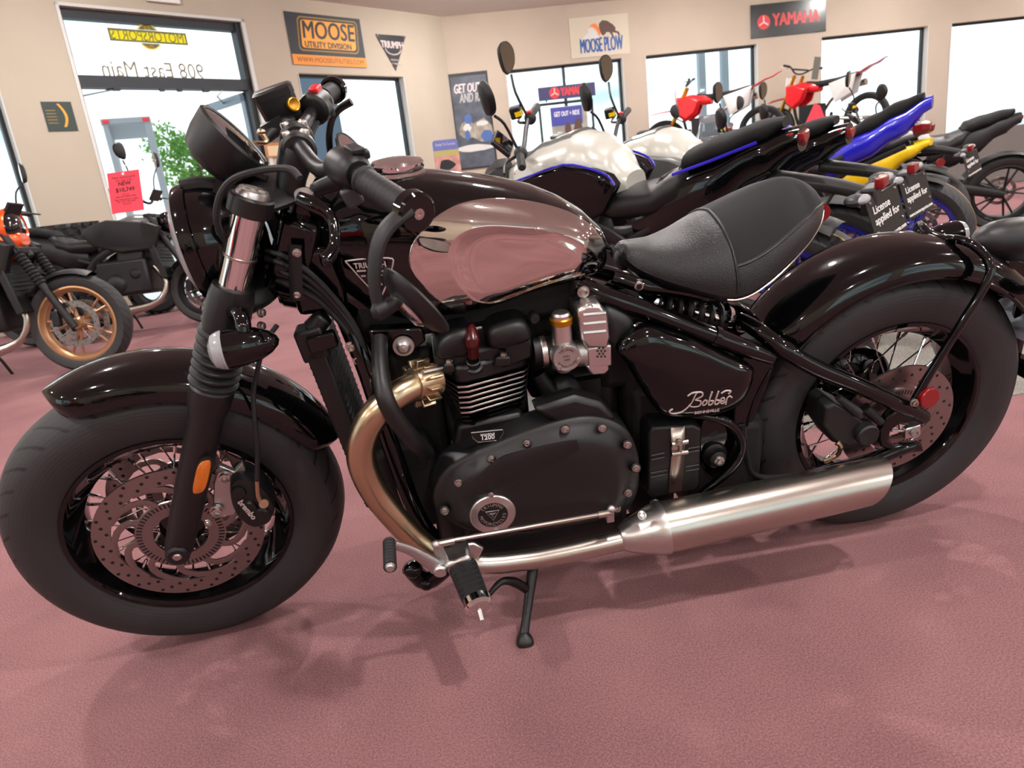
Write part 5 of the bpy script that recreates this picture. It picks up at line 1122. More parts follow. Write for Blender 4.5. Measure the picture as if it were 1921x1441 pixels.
    if g('round'):
        b = MB(); hs = g('hs', 1.); b.lathe([(r_*hs, h_*hs) for r_, h_ in ((0, -.1), (.05, -.09), (.085, -.04), (.09, 0), (.085, .01), (.075, 0), (.05, -.03))], hp_, (-1, 0, 0), 24); hl_ = obj('headlight', b, g('hcol', M_gloss), root, S); b = MB(); b.lathe([(.078*hs, .0), (.05*hs, .02*hs), (0, .028*hs)], hp_, (-1, 0, 0), 20); obj('headlight_lens', b, M_glassf, hl_)
    else:
        b = MB(); b.dome([hp_+V((0, y, z)) for y, z in ((-.07, -.07), (.07, -.07), (.10, .03), (.06, .10), (-.06, .10), (-.10, .03))], [(1, .06), (1.05, 0), (.7, -.06)], (1, 0, 0)); hl_ = obj('headlight', b, M_black, root, S, bev=.008)
        b = MB(); b.box(hp_+V((-.05, 0, -.02)), (.02, .07, .05)); obj('headlight_lens', b, M_clear, hl_)
    b = MB(); b.box(V((-.47, 0, bz-.01)), (.02, .15, .10), Matrix.Rotation(R(-35), 3, 'Y')); dsh = obj('dash', b, M_black, root, S, bev=.005)
    b = MB(); b.box(V((-.461, 0, bz-.005)), (.006, .13, .085), Matrix.Rotation(R(-35), 3, 'Y')); obj('dash_screen', b, M_glassf, dsh)
    if g('screen'):
        b = MB(); b.loft([[V((-.62+.1*t, y*(1-.25*t), .92+g('scz', 0)+.26*t-.25*y*y*8*.2)) for y in (-.15, -.09, -.03, .03, .09, .15)] for t in (0, .33, .66, 1)], False, False); o = obj('windscreen', b, M_screen, root, S); m = o.modifiers.new('solidify', 'SOLIDIFY'); m.thickness = .003
        b = MB(); b.dome([V((-.6, y, z)) for y, z in ((-.16, .95), (.16, .95), (.13, .75), (0, .66), (-.13, .75))], [(1.0, .12), (1, 0), (.5, -.1)], (1, 0, 0)); obj('nose_cowl', b, g('tank', M_silver), root, S, bev=.01)
    # frame, engine
    for sy in (-1, 1):
        b = MB(); b.tube([(-.43, sy*.05, .86), (-.25, sy*.13, .78), (.05, sy*.13, .66), (.18, sy*.11, .5), (.16, sy*.1, .36)], [(.03, .014)]*5, 10, sm=4, flat=(0, 0, 1)); fr_ = obj('frame_spar', b, g('frame', M_black), root)
        b = MB(); b.tube([(.1, sy*.11, .62), (.4, sy*.10, .74), (.68, sy*.06, .84)], [(.016, .01)]*3, 8, flat=(0, 0, 1)); obj('subframe', b, g('subframe', M_black), root)
        b = MB(); b.tube([(.17, sy*.1, .42), (.4, sy*.115, .40), (hx, sy*.115, Rr)], [(.05, .02), (.045, .018), (.03, .014)], 12, sm=3, flat=(0, 0, 1)); sw_ = obj('swingarm', b, g('swing', M_black), root)
        b = MB(); b.cyl((hx, sy*.12, Rr), (hx, sy*.145, Rr), .016, 10); obj('axle_nut', b, M_bolt, sw_)
        b = MB(); b.tube([(.17, sy*.12, .38), (.2, sy*.16, .36), (.2, sy*.25, .36)], [.014, .012, .012], 8); obj('foot_peg', b, M_black, root)
    b = MB(); b.box((-.12, 0, .48), (.42, .3, .3)); b.box((-.2, 0, .66), (.22, .28, .2), Matrix.Rotation(R(-15), 3, 'Y')); b.box((.1, 0, .45), (.25, .26, .2)); en = obj('engine', b, g('engine', M_black), root, bev=.03, seg=2)
    for sy in (-1, 1):
        b = MB(); b.lathe([(0, .03), (.05, .028), (.075, .012), (.085, 0)], (-.05, sy*.15, .43), (0, sy, 0), 24); obj('engine_cover', b, M_black, en)
        b = MB(); b.lathe([(0, .02), (.03, .018), (.05, 0)], (-.22, sy*.145, .50), (0, sy, 0), 20); obj('engine_cover', b, M_cast if g('silvercover') else M_black, en)
    b = MB(); b.box((-.42, 0, .60), (.05, .34, .34), Matrix.Rotation(R(12), 3, 'Y')); rd_ = obj('radiator', b, M_black, root, bev=.006)
    b = MB()
    for k in range(10): b.box((-.452+.007*k*.0, 0, .47+.028*k), (.006, .28, .006), Matrix.Rotation(R(12), 3, 'Y'))
    obj('radiator_fin', b, M_dark, rd_, kind='stuff')
    b = MB(); b.tube([(-.35, .06, .55), (-.42, .06, .4), (-.33, .08, .25), (-.05, .1, .2), (.25, .12, .24)], [.025, .025, .026, .045, .06], 12, sm=4); b.tube([(.25, .12, .24), (.45, .15, .36)], [.06, .05], 14); obj('exhaust', b, g('exh', M_steel), root)
    b = MB(); b.tube([(.3, 0, .62), (.18, 0, .42)], .02, 8); b.tube([(.3, 0, .64), (.2, 0, .46)], [.03, .03], 10); obj('shock', b, M_gold, root)
    # tank, side panels, seat, tail
    tt = g('tanktab', [(-.50, .93, .86, .05), (-.44, .97, .78, .12), (-.353, 1.005, .75, .15), (-.229, 1.042, .74, .165), (-.089, 1.061, .74, .163), (-.016, 1.043, .74, .152), (.06, .985, .76, .125), (.13, .88, .78, .08)])
    b = MB(); loftx(b, tt, 24, .7); tk = obj('fuel_tank', b, g('tank', M_silver), root, ang=40)
    if g('tanktop'):
        b = MB(); loftx(b, [(x, z+.012, z-.05, w_*.55) for x, z, _, w_ in tt[:5]], 16); obj('tank_top_panel', b, g('tanktop'), tk)
    b = MB(); b.lathe([(.04, -.01), (.04, .004), (.03, .008), (0, .008)], (-.2, 0, 1.055), (.1, 0, 1), 20); obj('filler_cap', b, M_black, tk)
    for sy in (-1, 1):
        po = [V((x, sy*.162, z)) for x, z in ((-.5, .86), (-.419, .901), (-.249, .934), (-.086, .958), (.028, .932), (.106, .896), (.13, .857), (.06, .76), (-.15, .68), (-.42, .68))]
        b = MB(); b.dome(po, [(1, -.05), (1, 0), (.92, .012)], (0, sy, 0)); sp_ = obj('side_panel', b, g('side', M_gloss), root, bev=.004)
        if g('pin'): b = MB(); b.tube([p+V((0, sy*.004, .004)) for p in po[0:7]], .005, 6, sm=3); obj('pinstripe', b, g('pin'), sp_)
    b = MB(); loftx(b, g('seattab', [(-.08, .82, .77, .06), (-.02, .84, .72, .115), (.08, .83, .70, .145), (.24, .835, .71, .155), (.35, .88, .74, .14), (.41, .935, .8, .11)]), 20, .8); obj('seat', b, M_seat, root, ang=50)
    b = MB(); loftx(b, g('pilltab', [(.36, .90, .86, .08), (.40, .945, .86, .125), (.52, .975, .89, .12), (.66, 1.0, .93, .085), (.73, 1.0, .965, .04)]), 18, .8); obj('pillion_seat', b, M_seat2, root, ang=50)
    b = MB(); loftx(b, g('tailtab', [(.14, .76, .60, .10), (.30, .87, .58, .135), (.46, .905, .66, .13), (.64, .95, .80, .095), (.78, .965, .88, .055)]), 18, .8); tl__ = obj('tail_cowl', b, g('tail', M_gloss), root, ang=40)
    if g('tailstripe'):
        for sy in (-1, 1): b = MB(); b.tube([(.36, sy*.135, .872), (.5, sy*.129, .902), (.66, sy*.092, .94)], .006, 6); obj('tail_stripe', b, g('tailstripe'), tl__)
    b = MB(); b.dome([V((.80, y, z)) for y, z in ((-.055, .955), (.055, .955), (.05, .92), (0, .885), (-.05, .92))], [(.9, -.09), (1.0, -.04), (.6, -.005)], (1, 0, .12)); obj('tail_light', b, M_red, root, bev=.004)
    # plate hanger and rear signals
    if g('hanger', 1):
        b = MB(); b.tube([(.66, 0, .80), (.85, 0, .76), (.98, 0, .72)], [(.05, .03), (.045, .025), (.04, .02)], 12, sm=3, flat=(0, 1, 0)); b.box((.99, 0, .70), (.05, .1, .09)); ha = obj('plate_hanger', b, M_black, root, bev=.01)
        licence_plate(ha, Matrix.Translation((1.035, 0, .645)) @ Matrix.Rotation(R(-14), 4, 'Y') @ Matrix.Rotation(PI/2-R(14), 4, 'Z'))
        b = MB(); b.box((1.02, 0, .755), (.03, .07, .035)); obj('plate_lamp', b, M_red, ha, bev=.005)
        for sy in (-1, 1):
            b = MB(); b.tube([(.96, sy*.03, .73), (.97, sy*.12, .735)], .010, 8); b.ell((.98, sy*.15, .735), (.035, .045, .018)); ts = obj('turn_signal', b, M_black, root); b = MB(); b.ell((1.0, sy*.15, .737), (.022, .04, .014)); obj('signal_lens', b, M_clear, ts)
        b = MB(); b.lathe([(0, .006), (.028, .006), (.03, .002), (.03, -.006), (0, -.006)], (.86, -.1, .69), (.55, -.85, 0), 20); rf_ = obj('side_reflector', b, M_red, root); b = MB(); b.tube([(.86, -.09, .69), (.88, -.02, .74)], .006, 6); obj('reflector_arm', b, M_black, rf_)
    b = MB(); secs = []
    for i in range(14):
        a = R(60+7*i); secs.append([ra+V(((Rr+.02)*math.cos(a), q*.09, (Rr+.02)*math.sin(a)+ (0 if abs(q) < .9 else -.01))) for q in (-1, -.5, .5, 1, .45, -.45)])
    b.loft(secs); obj('hugger', b, M_black, root)
    b = MB(); b.tube([(.05, -.13, .3), (.0, -.22, .12), (-.02, -.26, .0+.26*math.tan(lean) if False else .012)], .010, 8); obj('side_stand', b, M_black, root)
    return root
RB = [((.689, 1.539), R(-47.0), R(9.2), R(31.7)), ((1.23, 2.11), R(-49.5), R(7.6), R(26))]
mt = dict(tank=M_silver, side=M_gloss, pin=M_blue, wheel=M_deepblue, tanktop=M_greymet, tailstripe=M_blue, stripe=((-.03, M_pink), (-.022, M_ystripe)))
roadster('silver and black naked motorcycle with blue pinstripe parked beside the bobber', *RB[0], mt)
mt2 = dict(mt); mt2.update(tank=M_silver, tanktop=M_greymet, pin=None, tailstripe=None, stripe=((.03, M_tealp),), side=M_greymet)
roadster('silver naked motorcycle with grey tank top behind the blue-pinstriped one', *RB[1], mt2)
up = lambda tab, d: [(x, a+d*max(0, (x-.2))*1.6, b_+d*max(0, (x-.2))*1.6, w_) for x, a, b_, w_ in tab]
spt = [(.10, .80, .66, .10), (.28, .90, .68, .14), (.46, .96, .78, .125), (.64, 1.03, .88, .085), (.80, 1.09, 1.02, .035)]
spp = [(.34, .93, .88, .07), (.38, .975, .9, .11), (.5, 1.03, .93, .10), (.64, 1.085, 1.0, .07), (.76, 1.11, 1.06, .03)]
mt3 = dict(tank=M_blue, side=M_blue, tail=M_blue, tailtab=spt, pilltab=spp, wheel=M_deepblue, stripe=((.0, M_tan), (-.05, M_tan)), bar=.98, screen=1, swing=M_deepblue, hanger=0)
roadster('racing blue sport motorcycle with raised pointed blue tail', (2.27, 3.03), R(-46), R(9), R(25), mt3)
lo = lambda tab: [(x, a-.11, b_-.08, w_) for x, a, b_, w_ in tab]
mt4 = dict(tank=M_yellow, side=M_yellow, tail=M_yellow, wheel=M_black, bar=1.05, tailtab=lo([(.14, .76, .60, .10), (.30, .87, .58, .135), (.46, .905, .66, .13), (.64, .95, .80, .095), (.78, .965, .88, .055)]), pilltab=lo([(.36, .90, .86, .08), (.40, .945, .86, .125), (.52, .975, .89, .12), (.66, 1.0, .93, .085), (.73, 1.0, .965, .04)]))
roadster('yellow and black motorcycle standing behind the racing blue one', (3.10, 4.05), R(-50), R(9), R(25), mt4)
mt5 = dict(tank=M_tealp, side=M_whitep, tail=M_black, wheel=M_black, round=1, bar=1.1, fork=M_black, hanger=0)
roadster('black seated motorcycle with white side panels and round red reflector', (4.15, 4.5), R(-28), R(9), R(20), mt5)
p_ = CAM+ray(1330, 225)*6.6
mt6 = dict(tank=M_whitep, side=M_deepblue, tail=M_deepblue, wheel=M_black, screen=1, bar=1.12, scz=.12)
roadster('white and blue motorcycle with clear windscreen behind the silver naked ones', (p_.x-.1, p_.y+.6), R(100), R(8), R(-20), mt6)
# left-hand row, facing the other way
roadster('motorcycle with orange headlight cowl and bronze wheels near the left window', (-3.22, 3.40), R(176), R(4), R(2), dict(Rf=.325, tank=M_orange, side=M_black, tail=M_black, wheel=M_bronze, round=1, hp=(-.45, 0, .97), hs=1.45, hcol=M_orange, boot=1, fork=M_black, hanger=0))
gb = roadster('dark grey motorcycle carrying a red price tag by the doorway', (-2.86, 4.86), R(180), R(6), R(-4), dict(tank=M_greymet, side=M_black, tail=M_black, wheel=M_black, fork=M_black, round=1, hanger=0, bar=1.14, mirz=.3, tanktab=[(-.46, .93, .84, .06), (-.40, .98, .80, .13), (-.28, .995, .75, .16), (-.12, .96, .72, .165), (.02, .90, .70, .14), (.12, .82, .69, .09)]))
roadster('bright red motorcycle seen only as a reflection in the chrome tank panel', (-3.4, -2.4), R(150), R(8), R(20), dict(tank=M_redp, side=M_redp, tail=M_redp, wheel=M_black, screen=1))
roadster('light blue motorcycle seen only as a reflection in the chrome tank panel', (-1.6, -4.2), R(140), R(8), R(20), dict(tank=mat('sky_blue_paint', (60, 120, 200), .25, 0, .6), side=M_whitep, tail=M_redp, wheel=M_black, screen=1))
# ================================================================ signs, posters and banners on the walls
def quad_on(M, f, u0, v0, u1, v1):
    a, c = f(u0, v0), f(u1, v1); return a[0], c[0], c[1], a[1]
def panel(name, label, cat, M, x0, x1, z0, z1, mt, y=-.006, th=.008, bev=.0):
    b = MB(); b.add([M @ V(((x0 if i & 1 else x1), (y if i & 2 else y-th), (z0 if i & 4 else z1))) for i in range(8)], [(0,1,3,2),(4,6,7,5),(0,4,5,1),(2,3,7,6),(0,2,6,4),(1,5,7,3)])
    return tag(obj(name, b, mt, bev=bev), label, cat)
def rrect(x0, x1, z0, z1, r, n=4):
    out = []
    for cx_, cz_, a0 in ((x1-r, z1-r, 0), (x0+r, z1-r, 90), (x0+r, z0+r, 180), (x1-r, z0+r, 270)):
        out += [(cx_+r*math.cos(R(a0+90*k/n)), cz_+r*math.sin(R(a0+90*k/n))) for k in range(n+1)]
    return out
def deco(name, pts, mt, parent, M, y): return flat(name, pts, mt, parent, M=M, y=y, th=-.001)
def lett(s, size, x, z, mt, parent, M, y, **k):
    T = M @ Matrix.Translation((x, y, z)) @ Matrix.Rotation(PI/2, 4, 'X'); o = text('lettering', s, size, Matrix(), mt, parent, ext=.0004, **k); o.data.transform(T); return o
M_navy = mat('banner_navy', (26, 28, 36), .55); M_ban = mat('banner_orange', (236, 160, 48), .55); M_ban2 = mat('banner_orange_low', (228, 140, 40), .55); M_ochre = mat('ochre_line', (150, 120, 60), .6)
# utility-division banner
x0, z1 = s1(531, 21); x1 = s1(682, 110)[0]; z0 = s1(548, 121)[1]; x1 = x0+1.18
bn = panel('banner', 'black and orange wall banner with a framed orange panel and web address strip', 'banner', W1, x0, x1, z0, z1, M_navy)
hB = z1-z0; wB = x1-x0
deco('orange_strip', [(x0, z0), (x1, z0), (x1, z0+hB*.2), (x0, z0+hB*.2)], M_ban2, bn, W1, -.016)
sk = lambda p: [(x+(z-z0-hB*.55)*.12, z) for x, z in p]
deco('outline_band', sk(rrect(x0+.12*wB, x1-.07*wB, z0+hB*.27, z1-hB*.06, .06)), M_ochre, bn, W1, -.016)
deco('outline_gap', sk(rrect(x0+.125*wB+.012, x1-.075*wB-.012, z0+hB*.27+.018, z1-hB*.06-.018, .05)), M_navy, bn, W1, -.018)
deco('orange_field', sk(rrect(x0+.135*wB+.03, x1-.085*wB-.03, z0+hB*.27+.04, z1-hB*.06-.04, .04)), M_ban, bn, W1, -.020)
lett('MOOSE', .30, (x0+x1)/2+.03, z0+hB*.67, M_navy, bn, W1, -.0225, shear=.12, fit=.80*wB*.88, bold=.006)
lett('UTILITY DIVISION', .10, (x0+x1)/2, z0+hB*.40, M_navy, bn, W1, -.0225, fit=.62*wB, bold=.003)
lett('WWW.MOOSEUTILITIES.COM', .085, (x0+x1)/2+.01, z0+hB*.10, mat('banner_brown', (110, 70, 25), .6), bn, W1, -.018, fit=.9*wB)
# triangular enamel sign
ta, tb_, tc_ = s1(703, 64), s1(760, 68), s1(740, 133)
tp = [ta, tb_, ((ta[0]+tb_[0])/2+.0, tc_[1])]
b = MB(); cx_ = sum(p[0] for p in tp)/3; 
b.prism([W1 @ V((p.x, -.004, p.y)) for p in (V((q[0], q[1], 0)) for q in tp)], W1.to_3x3() @ V((0, -.008, 0))); tri_s = tag(obj('wall_sign', b, M_navy, bev=.003), 'black triangular metal sign with silver lettering on the wall', 'sign')
wT = tb_[0]-ta[0]; lett('TRIUMPH', .13, (ta[0]+tb_[0])/2, ta[1]-.13, M_silverprint, tri_s, W1, -.0135, fit=wT*.72, bold=.004)
b = MB(); b.tube([W1 @ V(((ta[0]+tb_[0])/2+wT*.26*math.cos(R(a)), -.0135, ta[1]-.17+.09*math.sin(R(a)))) for a in range(190, 351, 20)], .010, 6); obj('swoosh', b, M_silverprint, tri_s)
lett('MADE IN', .035, (ta[0]+tb_[0])/2, ta[1]-.33, M_silverprint, tri_s, W1, -.0135); lett('GREAT BRITAIN', .035, (ta[0]+tb_[0])/2, ta[1]-.38, M_silverprint, tri_s, W1, -.0135)
for p in tp: bolt(tri_s, W1 @ V((p[0]+(cx_-p[0])*.12, -.014, p[1]+(ta[1]-.2-p[1])*.12)), .012, nrm=W1.to_3x3() @ V((0, -1, 0)))
# flyer by the door
x0, x1, z0, z1 = quad_on(W1, s1, 90, 192, 146, 245); x0 = s1(96, 220)[0]; x1 = x0+.235; z1 = s1(90, 191)[1]; z0 = s1(125, 246)[1]
fy = panel('flyer', 'small dark teal and orange printed flyer pinned beside the doorway', 'flyer', W1, x0-.06, x1-.02, z0, z1, mat('flyer_teal', (48, 62, 58), .6), th=.003)
deco('orange_arc', [(x0+.10+.05*math.sin(k*.35)*1.0, z1-.02-k*.028) for k in range(9)]+[(x0+.075+.05*math.sin(k*.35), z1-.02-k*.028) for k in range(8, -1, -1)], M_ban, fy, W1, -.0105)
for k in range(5): deco('print_line', [(x0-.04, z1-.08-k*.03), (x0+.05, z1-.08-k*.03), (x0+.05, z1-.088-k*.03), (x0-.04, z1-.088-k*.03)], M_ochre, fy, W1, -.0105)
# framed picture beside the door
x, z = s1(500, 262); pf = panel('picture_frame', 'small wooden framed picture hung between the door and the window', 'picture', W1, x-.06, x+.24, z-.22, z+.16, mat('oak_frame', (176, 120, 76), .5), th=.02, bev=.003)
deco('print', [(x-.03, z-.04), (x+.21, z-.04), (x+.21, z+.13), (x-.03, z+.13)], mat('photo_print', (92, 90, 80), .5, var=.5, vscale=12), pf, W1, -.0275); deco('caption_plate', [(x-.03, z-.2), (x+.21, z-.2), (x+.21, z-.08), (x-.03, z-.08)], mat('cream_card', (214, 188, 150), .6), pf, W1, -.0275)
# tall poster
x0, z1 = s2(839, 140); x1 = s2(914, 138)[0]; z0 = s2(880, 300)[1]-.15
M_post = mat('poster_slate', (74, 80, 92), .5, var=.5, vscale=5)
po = panel('poster', 'tall slate grey poster of dirt riders hung in the wall corner', 'poster', W2, x0, x1, z0, z1, M_navy)
wP = x1-x0; hP = z1-z0
deco('photo_area', [(x0+.03, z0+.03), (x1-.03, z0+.03), (x1-.03, z1-.05), (x0+.03, z1-.05)], M_post, po, W2, -.0155)
lett('GET OUT', .19, x0+wP*.44, z1-hP*.16, M_silverprint, po, W2, -.0175, shear=.25, fit=wP*.68, bold=.004); lett('AND RIDE', .19, x0+wP*.58, z1-hP*.26, mat('poster_grey_type', (170, 168, 165), .6), po, W2, -.0175, shear=.25, fit=wP*.74, bold=.004)
M_pb = mat('rider_blue', (70, 100, 160), .6); M_pw = mat('rider_white', (205, 205, 200), .6); M_ps = mat('sand_spray', (150, 142, 130), .7, var=.4, vscale=9)
def blob(name, cx_, cz_, rx, rz, mt, parent, M, y, seed):
    rr = random.Random(seed); deco(name, [(cx_+rx*(.75+.4*rr.random())*math.cos(2*PI*k/14), cz_+rz*(.75+.4*rr.random())*math.sin(2*PI*k/14)) for k in range(14)], mt, parent, M, y)
for i, (fx, fz, rx, rz, m_) in enumerate(((.35, .42, .16, .12, M_ps), (.38, .52, .07, .09, M_pb), (.33, .44, .07, .06, M_pw), (.32, .36, .05, .08, M_pb), (.7, .40, .22, .16, M_ps), (.8, .33, .11, .09, M_pb), (.45, .22, .35, .05, M_pw), (.72, .47, .12, .04, M_pw))):
    blob('printed_shape', x0+wP*fx, z0+hP*fz, rx*wP/.7, rz*1.1, m_, po, W2, -.0165-.0006*i, i)
# plow banner
x0, z1 = s2(1066, 36); x1 = s2(1177, 24)[0]; z0 = s2(1082, 110)[1]; z1 = s2(1120, 30)[1]
pb_ = panel('banner', 'cream wall banner with charging animals printed above blue lettering', 'banner', W2, x0, x1, z0, z1, mat('cream_vinyl', (200, 190, 170), .6), th=.005)
wP = x1-x0; hP = z1-z0; M_pblue = mat('plow_blue', (46, 86, 150), .55); M_brown = mat('moose_brown', (88, 64, 56), .6); M_or = mat('blade_orange', (232, 128, 60), .6)
lett('MOOSE PLOW', .30, x0+wP*.52, z0+hP*.27, M_pblue, pb_, W2, -.0125, fit=wP*.72, bold=.007)
deco('printed_beast', [(x0+wP*a, z0+hP*c) for a, c in ((.5, .8), (.56, .88), (.64, .86), (.74, .75), (.78, .66), (.77, .6), (.83, .56), (.85, .47), (.82, .47), (.80, .53), (.72, .56), (.74, .46), (.71, .47), (.67, .57), (.62, .58), (.59, .52), (.55, .5), (.52, .58), (.5, .68))], M_brown, pb_, W2, -.0125)
deco('printed_blade', [(x0+wP*a, z0+hP*c) for a, c in ((.33, .74), (.38, .81), (.44, .82), (.48, .76), (.51, .65), (.52, .55), (.49, .5), (.47, .6), (.44, .68), (.38, .75))], M_or, pb_, W2, -.013)
deco('printed_snow', [(x0+wP*a, z0+hP*c) for a, c in ((.19, .45), (.26, .55), (.32, .62), (.30, .7), (.38, .72), (.44, .62), (.47, .5), (.50, .45))], M_pw, pb_, W2, -.0125)
# black brand sign
x0, z1 = s2(1407, 6); x1 = s2(1549, 2)[0]; z0 = s2(1480, 66)[1]; z1 = s2(1480, 3)[1]
ys = panel('wall_sign', 'glossy black metal wall sign with red lettering above the windows', 'sign', W2, x0, x1, z0, z1, mat('black_enamel', (34, 36, 34), .25), bev=.003)
M_yred = mat('brand_red', (205, 48, 56), .4); wS = x1-x0; hS = z1-z0
lett('YAMAHA', .26, x0+wS*.60, z0+hS*.48, M_yred, ys, W2, -.0155, fit=wS*.62, bold=.010)
def tuning_disc(cx_, cz_, r, parent, M, y):
    deco('emblem_disc', [(cx_+r*math.cos(PI*k/12), cz_+r*math.sin(PI*k/12)) for k in range(24)], M_yred, parent, M, y)
    for k in range(3):
        a = R(90+120*k); d = (math.cos(a), math.sin(a)); n_ = (-d[1], d[0])
        deco('emblem_fork', [(cx_+d[0]*r*t+n_[0]*r*.1*s, cz_+d[1]*r*t+n_[1]*r*.1*s) for t, s in ((0, -1), (.8, -1), (.8, 1), (0, 1))], M_silverprint, parent, M, y-.0012)
tuning_disc(x0+wS*.17, z0+hS*.46, hS*.22, ys, W2, -.0155)
# hanging window sign and riding display in front of the first back window
Wd = Matrix.Translation((K2.x, K2.y-.35, 0))
def sd(u, v): p = on_plane(u, v, (0, K2.y-.35, 0), V((0, 1, 0))); return p.x-K2.x, p.z
x0, zm = sd(1010, 178); x1 = sd(1116, 168)[0]; zt_ = sd(1060, 160)[1]; zb_ = sd(1060, 185)[1]
hs_ = panel('rack_sign', 'dark blue sign with red lettering above the display rack', 'sign', Wd, x0, x1, zb_, zt_, mat('sign_indigo', (58, 54, 96), .5), y=0, th=.02)
lett('YAMAHA', .17, x0+(x1-x0)*.62, (zb_+zt_)/2, M_yred, hs_, Wd, -.0215, fit=(x1-x0)*.46, bold=.008); tuning_disc(x0+(x1-x0)*.28, (zb_+zt_)/2, .085, hs_, Wd, -.0215)
for xx in (x0+.12, x1-.12):
    b = MB(); b.tube([Wd @ V((xx, .01, zb_+.02)), Wd @ V((xx, .01, sd(1060, 192)[1]+.03))], .012, 6); obj('sign_post', b, M_frame, hs_)
b = MB(); xa, xb = sd(1012, 205)[0], sd(1110, 190)[0]; zt2 = sd(1060, 192)[1]
for c0_, c1_ in (((xa, 0, .02), (xa, 0, zt2)), ((xb, 0, .02), (xb, 0, zt2)), ((xa, 0, zt2), (xb, 0, zt2)), ((xa, 0, .9), (xb, 0, .9))): b.cyl(Wd @ V(c0_), Wd @ V(c1_), .02, 8)
for xx in (xa, xb): b.box(Wd @ V((xx, 0, .01)), (.06, .4, .02))
rk_ = tag(obj('display_rack', b, M_frame), 'dark tubular floor rack standing in front of the window', 'display rack')
x0, z1 = sd(1031, 203); x1 = sd(1099, 197)[0]; z0 = sd(1060, 262)[1]-.1
ds = panel('display_poster', 'landscape poster of riders with a violet header on the rack', 'poster', Wd, x0, x1, z0, z1, mat('poster_landscape', (150, 150, 140), .5, var=.35, vscale=4), y=-.03, th=.01)
deco('header_block', [(x0, z1-.28), (x0+(x1-x0)*.86, z1-.28), (x0+(x1-x0)*.86, z1-.01), (x0, z1-.01)], mat('header_indigo', (62, 66, 150), .5), ds, Wd, -.042)
lett('GET OUT + RIDE', .10, x0+(x1-x0)*.44, z1-.11, M_white, ds, Wd, -.0435, fit=(x1-x0)*.7, bold=.002)
for i, (fx, fz, rx, rz, m_) in enumerate(((.2, .2, .07, .12, M_pw), (.45, .28, .06, .2, M_brown), (.72, .35, .08, .24, M_brown), (.6, .2, .1, .1, M_or), (.35, .15, .08, .1, M_pb))): blob('printed_shape', x0+(x1-x0)*fx, z0+(z1-z0)*fz, rx, rz, m_, ds, Wd, -.042-.0006*i, 40+i)
# standing card advertising a wide-screen cluster, on a slim stand
pc_ = CAM+ray(838, 290)*6.2; Wc = Matrix.Translation((pc_.x, pc_.y, 0)) @ Matrix.Rotation(R(8), 4, 'Z'); hx_ = .115; zt3 = (CAM+ray(838, 262)*6.2).z; zb3 = zt3-.32
b = MB(); b.prism([Wc @ V((x, 0, z)) for x, z in rrect(-hx_, hx_, zb3, zt3, .025)], Wc.to_3x3() @ V((0, .012, 0))); cd = tag(obj('info_card', b, mat('card_blue', (110, 122, 190), .5)), 'blue topped information card on a slim stand near the poster', 'card')
deco('printed_sand', [(-hx_, zb3+.01), (hx_, zb3+.01), (hx_, zb3+.2), (-hx_, zb3+.2)], mat('card_sand', (205, 150, 140), .6, var=.3, vscale=14), cd, Wc, -.001); deco('printed_scrub', [(-hx_, zb3+.18), (hx_, zb3+.18), (hx_, zb3+.23), (-hx_, zb3+.23)], mat('card_scrub', (190, 180, 110), .6), cd, Wc, -.0015)
blob('printed_quad', -.01, zb3+.1, .08, .05, M_navy, cd, Wc, -.003, 77); lett('Ready To Connect', .03, 0, zt3-.04, M_white, cd, Wc, -.002, fit=.18)
b = MB(); b.cyl(Wc @ V((0, .03, .012)), Wc @ V((0, .03, zb3+.1)), .012, 8); b.cyl(Wc @ V((0, .03, 0)), Wc @ V((0, .03, .014)), .14, 20); obj('card_stand', b, M_frame, cd)
# price tag on the grey motorcycle
M_tag = mat('red_card', (240, 66, 86), .7); pt_ = [CAM+ray(u, v)*k for u, v, k in ((197, 326, 5.25), (257, 318, 5.25), (274, 394, 5.25), (214, 401, 5.25))]
ex_ = (pt_[1]-pt_[0]); wT = .295; Tg = basis(sum(pt_, V())/4, ex_, pt_[0]-pt_[3])
wT, hT = (pt_[1]-pt_[0]).length, (pt_[0]-pt_[3]).length
b = MB(); b.box((0, 0, 0), (wT, hT, .002)); b.v = [tuple(Tg @ V(p)) for p in b.v]; tg = tag(obj('price_tag', b, M_tag), 'red cardboard price tag hanging on the grey motorcycle handlebar', 'price tag')
M_ink = mat('tag_ink', (60, 10, 22), .7)
for s_, yy, sz, bo in (('2022 Honda Rebel', .36, .026, 0), ('Our Sale Price', .29, .022, 0), ('NEW', .20, .042, .0015), ('$10,749', .05, .045, .0015), ('plus tax', -.06, .016, 0), ('title and dealer fees', -.11, .02, 0), ('See salesperson today', -.18, .02, 0), ('for your discount', -.23, .02, 0), ('thank you', -.29, .016, 0)):
    if s_ == '2022 Honda Rebel': s_ = 'New motorcycle'
    text('lettering', s_, sz, Tg @ Matrix.Translation((.0, yy*hT, .0016)), M_ink, tg, ext=.0003, bold=bo)
b = MB(); b.tube([Tg @ V((0, hT*.44, .002)), Tg @ V((0, hT*.44, .004))], .010, 12); obj('punch_hole', b, M_white, tg); b = MB(); b.tube([Tg @ V((0, hT*.44, 0)), Tg @ V((.01, hT*.6, -.02)), Tg @ V((0, hT*.72, -.05))], .0025, 6); obj('tag_string', b, M_white, tg)

